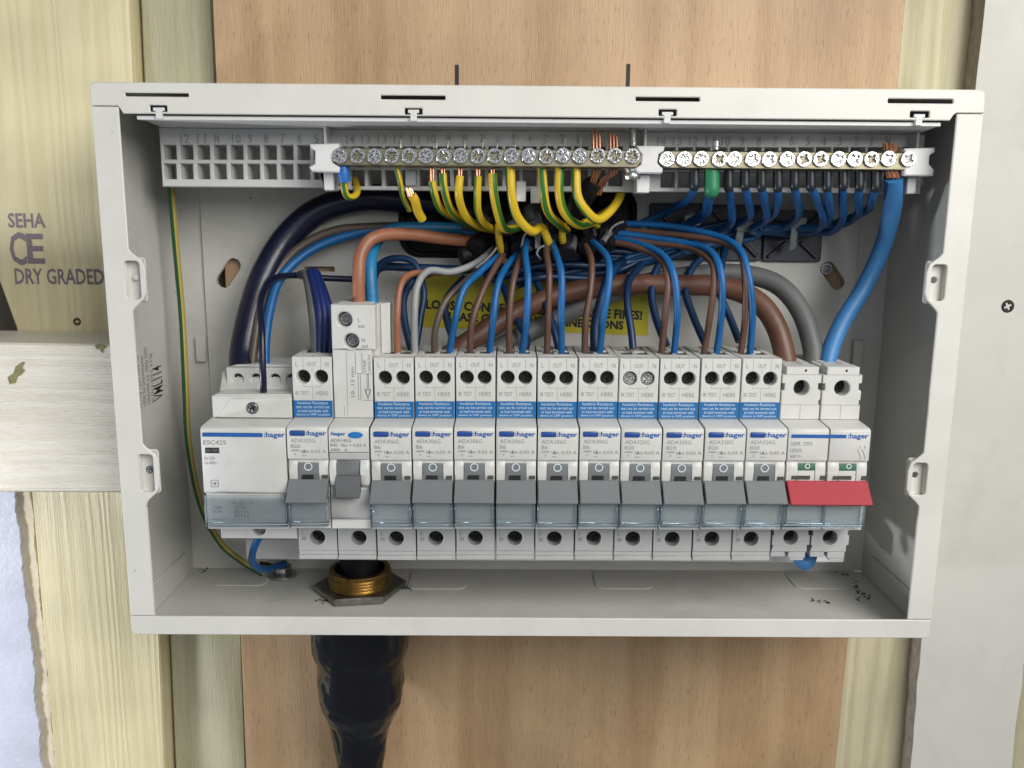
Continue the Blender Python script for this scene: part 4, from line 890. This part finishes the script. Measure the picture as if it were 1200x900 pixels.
# neutral wires
sleeves = [814, 834, 854, 873, 892.5, 911.5, 931, 950, 969, 988, 1007, 1026]
for i, u in enumerate(sleeves):
    g = i == 1; vt, vb = (200, 223) if g else (200, 218+(i % 3))
    rs = 3.3 if g else 1.95
    j = 11-i
    yb = 44+3.2*(i % 4)
    midv = [238, 250, 262, 258, 262, 258, 258, 266, 262, 264, 256, 250][i]
    du = [-14, -8, 3, 6, 5, -4, 4, 14, 4, -1, -3, -10][i]
    if i < 3: path = [(u, vb, 17), (u+(-3 if i < 2 else 2), vb+14, 23), (u+du, midv, 38), (u+du-22, midv+12, 52), (u+du-60, midv+30, 58)]
    else: path = [(u, vb, 17), (u+du*.5, vb+16, 22), (u+du, midv-6, 36), (u+du-16, midv+4+(j % 3)*2, yb+4), (900-(2*j), 262+j*1.9, 58), (850-j*2, 268+j*2.4, 60), (790-j*3, 285+j*2.5, 60), (735-j*3, 302+j*1.5, 58)]
    if i >= 9: path[4] = (935, 268+(i-9)*3, 60)
    which = 'blue wire in the fat green sleeve, second from the left on the right-hand bar' if g else ('blue wire with a dark sleeve on the right-hand bar, %s counted from the left' % ordn[i])
    o = wire('neutral_wire', which, 'sleeved blue wires on the right-hand bar', path, 1.75 if not g else 2.2, c_mblue, sub=5)
    p0, p1 = Vector(U(u, vt-3, 17)), Vector(U(u, vb, 17)); d_ = Vector(U(*path[1]))
    sub_(o, MB().tube([p0, p0.lerp(p1, .6), p1, p1+(d_-p1).normalized()*.6], [rs, rs, rs*1.02, rs*.98], n=16, sub=3), 'sleeve', c_greenf if g else c_sleeve)
    if g:
        pt = U(839, 170, 17); sub_(o, MB().lathe([(1.5, -2), (1.7, 1.6), (1.3, 2.0)], 14, Matrix.Translation(pt)), 'ferrule_tip', zinc)
# earth wires
GE = 'green and yellow wires on the earth bar'
E_ = [('thin green and yellow wire at the left of the cut stub', [(464, 194, 17), (468, 214, 18), (474, 232, 22), (480, 247, 26)], 1.15, .0, False),
 ('green and yellow wire just right of the cut stub', [(506, 212, 17), (509, 228, 19), (517, 246, 27), (534, 256, 38), (560, 262, 48)], 1.65, .0, True),
 ('green striped earth wire under screw seven of the bar', [(519, 203, 17), (522, 224, 18), (530, 245, 25), (543, 259, 36), (562, 270, 50)], 1.65, .05, True),
 ('mostly yellow earth wire under screw eight of the bar', [(539, 206, 17), (539, 230, 18), (545, 250, 25), (560, 263, 36), (580, 270, 48)], 1.75, .5, True),
 ('half green earth wire hanging straight under screw nine', [(560, 206, 17), (559, 228, 19), (561, 250, 25), (569, 263, 33), (590, 275, 48)], 1.7, .96, True),
 ('yellow earth wire with a green right edge under screw ten', [(577, 203, 17), (579, 225, 18), (582, 250, 22), (590, 268, 30), (606, 268, 42), (620, 262, 52)], 1.9, .2, True),
 ('long yellow earth wire bending right then down in the middle', [(598, 194, 17), (600, 228, 17), (607, 254, 20), (622, 270, 27), (635, 268, 34), (643, 282, 36), (648, 296, 42)], 2.0, .88, False),
 ('left one of three earth wires bunched right of the middle', [(635, 194, 17), (638, 228, 18), (644, 249, 22), (656, 262, 30), (664, 270, 40)], 1.9, .05, False),
 ('centre one of three earth wires bunched right of the middle', [(656, 194, 17), (657, 228, 17), (664, 250, 21), (680, 263, 30), (697, 262, 42), (705, 275, 52)], 1.95, .22, False),
 ('earth wire bending up to the right and vanishing behind the rack', [(675, 194, 17), (677, 228, 16), (686, 249, 18), (700, 257, 22), (714, 249, 28), (724, 233, 34), (729, 218, 38)], 2.0, .93, False)]
for lb, pts, r, u0, cu_end in E_:
    o = wire('earth_wire', lb, GE, pts, r, c_earth, twist=.0012 if u0 < .5 else -.001, u0=u0)
    q0, q1 = U(pts[0][0]+5, 176, 17), U(pts[0][0]+6, 162+random.uniform(-2, 3), 16)
    sub_(o, MB().tube([q0, q1], .4, n=6, sub=1), 'wire_tip', zinc)
    if cu_end:
        p0 = Vector(U(pts[0][0], 196, 17)); p1 = Vector(U(*pts[0])); b = MB()
        for dx in (-.55, .55): b.tube([p0+Vector((dx, 0, 0)), (p0+p1)/2+Vector((dx, 0, 0)), p1+Vector((dx*.8, 0, -.8))], .6, n=8, sub=2)
        sub_(o, b, 'bare_copper', copper)
o = wire('earth_wire', 'stray cut-off stub of earth wire with bare copper at its end, hanging by the left', GE, [(482, 228, 19), (486, 236, 21), (491, 248, 25), (495, 257, 28)], 2.0, c_earth, u0=.55)
b = MB(); p = Vector(U(482, 228, 19))
for i in range(6): b.tube([p+Vector((1.1*cos(i), 1.1*sin(i), -1)), p+Vector((1.1*cos(i)-.5, 1.1*sin(i), .8)), p+Vector((1.1*cos(i)-1.1, 1.1*sin(i), 2.2+.5*(i % 2)))], .5, n=6, sub=2)
sub_(o, b, 'bare_copper', copper)
b = MB(); b.box(UX(475, 210, 22), UX(488, 210, 22), 22, 25, UZ(480, 218, 22), UZ(480, 199, 22), .4); sub_(o, b, 'grey_tab', tie)
wire('earth_wire', 'yellow earth wire dropping straight into the dark bunch, left of the middle', GE, [(584, 262, 36), (585, 275, 36), (586, 290, 40), (590, 305, 48)], 1.7, c_earth, u0=.5)
wire('earth_wire', 'yellow earth wire dropping into the dark bunch, right of the middle', GE, [(660, 262, 38), (659, 275, 38), (659, 288, 42), (656, 300, 50)], 1.7, c_earth, u0=.5)
wire('earth_wire', 'yellow earth wire crossing low behind the upturned one at the right', GE, [(683, 262, 34), (697, 257, 38), (709, 248, 44), (722, 240, 52)], 1.8, c_earth, u0=.6)
o = wire('earth_wire', 'short green and yellow loop in a blue sleeve at the left end of the bar', GE, [(403, 206, 16), (404, 220, 17), (407, 230, 19), (414, 231, 23), (418, 222, 28), (416, 210, 34)], 1.5, c_earth, u0=.1)
sub_(o, MB().tube([U(402, 195, 16), U(403, 205, 16), U(404, 213, 16.5)], 2.6), 'sleeve', cab('blue_sleeve', (.012, .12, .40)))
# twin copper strands and their black sleeve
e = empty('bare_earth_tails', (0, 0, 0), 'pairs of bare copper strands from a black sleeve into the earth bar', 'wire')
for u, ub, n_ in ((699, 693, 3), (719, 703, 3)):
    for i in range(n_):
        b = MB(); b.tube([U(u-4+i*3.6, 151+2*i+(4 if u > 710 else 0), 20), U(u-4+i*3.8, 172, 20), U(u-3+i*3.4, 200, 19), U((u+ub)/2-2+i*3, 207, 20), U(ub-2+i*3, 217, 22), U(ub-6+i*3, 228, 25)], .62, n=8, sub=4)
        b.done('copper_strand', copper, e)
MB().tube([U(698, 213, 23), U(690, 222, 26), U(680, 236, 32), U(668, 252, 42)], [3.6, 4.6, 5.0, 5.6]).done('black_sleeve', c_black, e)
rebase(e, U(690, 222, 26))
# cable sheaths
GS = 'black and grey cable sheaths gathered at the rear entry'
sh_ = [([(556, 290, 46), (575, 272, 56), (590, 250, 70), (600, 240, 78)], 5.0, c_sheathk), ([(585, 296, 42), (598, 275, 52), (610, 252, 66), (618, 240, 78)], 4.6, c_black),
 ([(608, 292, 40), (612, 278, 50), (622, 255, 64), (630, 240, 78)], 4.4, c_sheathk), ([(626, 268, 36), (628, 262, 48), (632, 250, 66), (640, 240, 78)], 4.4, c_sheath), ([(640, 300, 40), (642, 280, 48), (645, 258, 62), (652, 240, 78)], 5.0, c_black),
 ([(664, 298, 40), (664, 280, 46), (664, 258, 60), (664, 240, 78)], 5.2, c_sheathk), ([(690, 288, 40), (684, 276, 48), (676, 256, 62), (672, 240, 78)], 5.6, c_black), ([(712, 276, 44), (702, 268, 52), (690, 254, 64), (682, 240, 78)], 5.4, c_black),
 ([(728, 268, 50), (714, 262, 56), (700, 252, 66), (690, 240, 78)], 4.6, c_sheathk), ([(600, 300, 50), (615, 285, 56), (640, 265, 66), (650, 245, 78)], 6.0, c_black), ([(560, 262, 60), (580, 256, 64), (600, 248, 72), (610, 240, 80)], 6.0, c_black), ([(520, 250, 64), (560, 250, 68), (590, 245, 74), (610, 240, 82)], 6.4, c_sheathk),
 ([(540, 300, 54), (570, 292, 58), (600, 280, 66), (625, 260, 80)], 6.5, c_black), ([(700, 300, 52), (690, 290, 56), (670, 270, 66), (650, 255, 80)], 6.5, c_black)]
shl = ['leftmost lower one, beside the thick light brown wire', 'left, above the first yellow drop', 'just left of the long yellow wire', 'grey one behind the long yellow wire', 'black, under the middle of the bar', 'dark, right of the middle', 'black, just left of the black-sleeved copper', 'black, beside the black sleeve', 'farthest right, under the black sleeve', 'wide one low in the middle', 'upper left, above the thick light brown wire', 'highest on the left, beside the navy cable', 'lowest on the left', 'lowest on the right']
for i, (pts, r, m_) in enumerate(sh_):
    o = MB().tube([U(*p) for p in pts], [r*.86, r, r, r]).done('cable_sheath', m_, None); tag(o, 'stripped cable sheath at the rear entry, ' + shl[i], 'cable', GS)
for i in range(16):
    u = 575+150*((i*7) % 16)/16; v = 262+((i*5) % 16)*2.2; dx = random.uniform(-16, 16)
    o = MB().tube([U(u, v, 40+random.uniform(-2, 3)), U(u+dx*.6, v-random.uniform(8, 14), 44), U(640+(u-640)*.6+dx, v-22, 54), U(645+(u-640)*.3, 244, 70)], random.uniform(1.6, 2.9)).done('cable_sheath', (c_sheathk, c_black, c_sheath, c_black)[i % 4], None)
    tag(o, 'thin stripped sheath end in the dark tangle under the brass bar', 'cable', 'thin sheath ends in the dark tangle')
# frayed pale inner sheath edges
for i, (lb, pts) in enumerate((('curled silvery strip of torn sheath right of the dark bunch', [(712, 278, 42), (716, 268, 42), (724, 262, 42), (731, 260, 42)]), ('thin pale strip of torn sheath left of the second B6 tail', [(558, 314, 36), (568, 306, 36), (576, 298, 36), (582, 290, 36)]), ('pale strip of torn sheath hooked under the long yellow earth wire', [(611, 290, 36), (613, 280, 36), (616, 274, 36), (619, 271, 36)]), ('small pale curl of torn sheath above the fifth B6 tail', [(634, 304, 36), (629, 297, 36), (633, 290, 36), (640, 288, 36)]))):
    tag(MB().tube([U(*p) for p in pts], .55, flat=2.0).done('torn_sheath', mat('pale_sheath', (.28, .28, .29), .5) if 'pale_sheath' not in bpy.data.materials else bpy.data.materials['pale_sheath'], None), lb, 'cable sheath')
tag(MB().box(UX(627, 270, 40), UX(634, 270, 40), 40, 41, UZ(627, 292, 40), UZ(627, 262, 40), .3).done('grey_sheath_flap', c_lgrey, None), 'pale grey flap of sheath just right of the long yellow earth wire', 'cable sheath')

# tie mounts and ties on the back plate
for i, (u0, v0, u1, v1, lb) in enumerate(((762, 238, 826, 305, 'dark square tie mount farthest left, half hidden by blue wires'), (828, 240, 892, 306, 'dark square tie mount in the middle of the three'), (897, 246, 962, 307, 'dark square tie mount farthest right, with a pale hole in its centre'))):
    e = empty('tie_mount', (0, 0, 0), lb, 'cable tie mount'); a, c = U(u0, v0, 69), U(u1, v1, 69); x0, x1, z0, z1 = a[0], c[0], c[2], a[2]; cx_, cz_ = (x0+x1)/2, (z0+z1)/2
    plate('base', rrect(x0, z0, x1, z1, 1.4, 3), [circ(cx_, cz_-2, 1.6, 14)], 2.4, mountm, e, 69.2, bev=.4)
    b = MB()
    for (px_, pz_) in ((x0, z0), (x1, z0), (x0, z1), (x1, z1)):
        d = Vector((px_-cx_, 0, pz_-cz_)); d.normalize(); n_ = Vector((-d.z, 0, d.x))*.8
        p0 = Vector((cx_, 0, cz_))+d*4.5; p1 = Vector((px_, 0, pz_))-d*3.2
        b.prism([(p0.x+n_.x, p0.z+n_.z), (p1.x+n_.x, p1.z+n_.z), (p1.x-n_.x, p1.z-n_.z), (p0.x-n_.x, p0.z-n_.z)], 67.4, 69.3, 'Y', bev=.3)
    b.done('ribs', mountm, e)
    rebase(e, (cx_, 71.6, cz_))
for lb, u, v0, v1, tilt in (('grey cable tie around the blue wires, at the far right mount', 932, 262, 291, -3), ('grey cable tie slanting around the blue wires at the middle mount', 869, 266, 290, -5), ('short pale tie end poking out above the left mount', 808, 259, 268, 6)):
    e = empty('cable_tie', (0, 0, 0), lb, 'cable tie')
    MB().tube([U(u+4, v0-8, 58), U(u+1, v0, 53), U(u+tilt*.5, (v0+v1)/2, 53), U(u+tilt, v1, 60)], 2.0, n=8, flat=.35).done('strap', tie, e)
    p = U(u+3, v0, 52.5); MB().box(p[0]-3.8, p[0]+3.8, 51, 55, p[2]-2.2, p[2]+2.8, .5).done('tie_head', tie, e)
    rebase(e, p)

# warning sticker
p, q = U(490, 388, 71.6), U(762, 320, 71.6)
e = empty('warning_sticker', (0, 0, 0), 'yellow warning sticker in black capitals on the back plate behind the wires', 'sticker')
a = U(490, 321, 71.6); bq = U(762, 397, 71.6); al = U(490, 383, 71.6); ar = U(762, 335, 71.6)
MB().prism([(p[0], al[2]), (q[0], bq[2]+1.5), (q[0], ar[2]), (p[0], a[2])], 71.55, 71.75, 'Y').done('sheet', yellowl, e, smooth=False)
for s, u0, v0, u1, v1 in (('LOOSE CONNECTIONS CAN CAUSE FIRES!', 499, 362, 753, 350.5), ('PLEASE CHECK ALL CONNECTIONS', 519, 375.5, 731, 365)):
    x0 = U(u0, v0, 71.5); x1 = U(u1, v0, 71.5); o = fit(s, x1[0]-x0[0], UZ(u0, v1, 71.5)-x0[2], (x0[0], 71.5, x0[2]), inkk, e, bold=.045)
    o.rotation_euler = (pi/2, radians(2.6), 0)
rebase(e, ((p[0]+q[0])/2, 71.7, al[2]))

# gland: hexagonal nut, brass thread, cable, shroud
e = empty('cable_gland', (gx, gy, 1.2), 'brass threaded gland with a steel hexagonal locknut on the floor of the box', 'gland')
hx_ = [(22.8*cos(radians(60*i+8)), 22.8*sin(radians(60*i+8))) for i in range(6)]
plate('lock_nut', hx_, [circ(0, 0, 15.2, 32)], 3.6, mat('dull_nut', (.30, .29, .26), .38, metal=1, bump=.3, var=.25, vscale=200), e, 3.9, bev=.7, axis='Z')
prof = [(12.6, -1), (15.2, -1)]
for i in range(5): prof += [(15.6, 3.6+1.6*i), (14.7, 4.3+1.6*i)]
prof += [(15.0, 11.6), (12.6, 11.8), (12.4, -1)]
MB().lathe(prof, 40, cap=False).done('brass_thread', brass, e)
MB().lathe([(12.3, -2), (12.3, 5.5)], 28).done('inner_seal', c_black, e)
tag(MB().tube([(gx, gy, 4), (gx, gy, 20), (gx+1, gy+2, 40), (gx+3, gy+8, 70)], 9.5, n=20).done('supply_cable', c_black, None, origin=(gx, gy, 4)), 'black supply cable rising out of the brass gland behind the breakers', 'cable')
for i, (dx, l_, m_) in enumerate(((-4.5, 'left', c_navy), (1, 'centre', c_sleeve), (6, 'right', c_navy))):
    pass
b = MB()
prof = [(8, 1), (25.0, .6), (25.2, -10), (25.3, -20), (24.6, -28), (22.4, -36), (22.2, -44), (22.4, -52), (21.6, -58), (18.4, -65), (15.4, -72), (13.8, -79), (12.8, -86), (11.9, -94), (11.2, -110), (10.8, -150)]
pr2 = []
for (r0, h0), (r1, h1) in zip(prof, prof[1:]):
    for t in (0, .2, .4, .6, .8): pr2.append((r0+(r1-r0)*t, h0+(h1-h0)*t))
b.lathe([(r, h-1.2) for r, h in pr2], 72)
from mathutils import noise as nz
for v in b.bm.verts:
    a_ = math.atan2(v.co.y, v.co.x); r_ = math.hypot(v.co.x, v.co.y)
    if r_ > 9:
        k_ = 1+.075*nz.noise(Vector((cos(a_)*1.6, sin(a_)*1.6, v.co.z*.045)))+.04*nz.noise(Vector((cos(a_)*3.5+4, sin(a_)*3.5, v.co.z*.10)))+.018*cos(5*a_+v.co.z*.05)-.035*max(0, 1-abs(nz.noise(Vector((cos(a_)*2.2+9, sin(a_)*2.2, v.co.z*.09)))*9))
        v.co.x *= k_; v.co.y *= k_
bmesh.ops.translate(b.bm, verts=b.bm.verts, vec=(gx, gy, 0))
for v in b.bm.verts:
    v.co.x += .035*(v.co.z+25) if v.co.z < -25 else 0
o = b.done('gland_shroud', shroudm, None, origin=(gx, gy, -2), angle=70); tag(o, 'glossy black rubber shroud hanging below the bottom of the box', 'cable shroud')

# earthing bolt with its ring lug
P = V(331, 674, 1.8)
e = empty('earthing_bolt', P, 'zinc bolt with a washer on the floor of the box under the contactor', 'bolt')
prof = []
for i in range(9): prof += [(2.3, 3+.9*i), (2.8, 3.45+.9*i)]
MB().lathe(prof+[(1.8, 11.6)], 18).done('thread', zincd, e)
MB().lathe([(7.0, 0), (7.2, .2), (7.2, .9), (7.0, 1.1)], 28).done('washer', zincd, e)
hn = [(4.6*cos(radians(60*i)), 4.6*sin(radians(60*i))) for i in range(6)]
MB().prism(hn, 1.1, 4.6, 'Z', bev=.4).done('nut', zincd, e)
Q = V(306, 673, 6)
e2 = empty('ring_lug', (P[0], P[1], 4.7+1.8), 'small ring lug crimped to the green and yellow wire at the earthing bolt', 'lug')
MB().tube([(-3, -1, 0), (-7, -2, 1.2), (-11, -3, 2)], [1.0, 1.9, 2.0]).done('crimp', mat('dark_crimp', (.05, .04, .035), .45, metal=.6), e2)
plate('ring', circ(0, 0, 4.8, 24), [circ(0, 0, 2.9, 20)], .8, zincd, e2, .4, axis='Z')
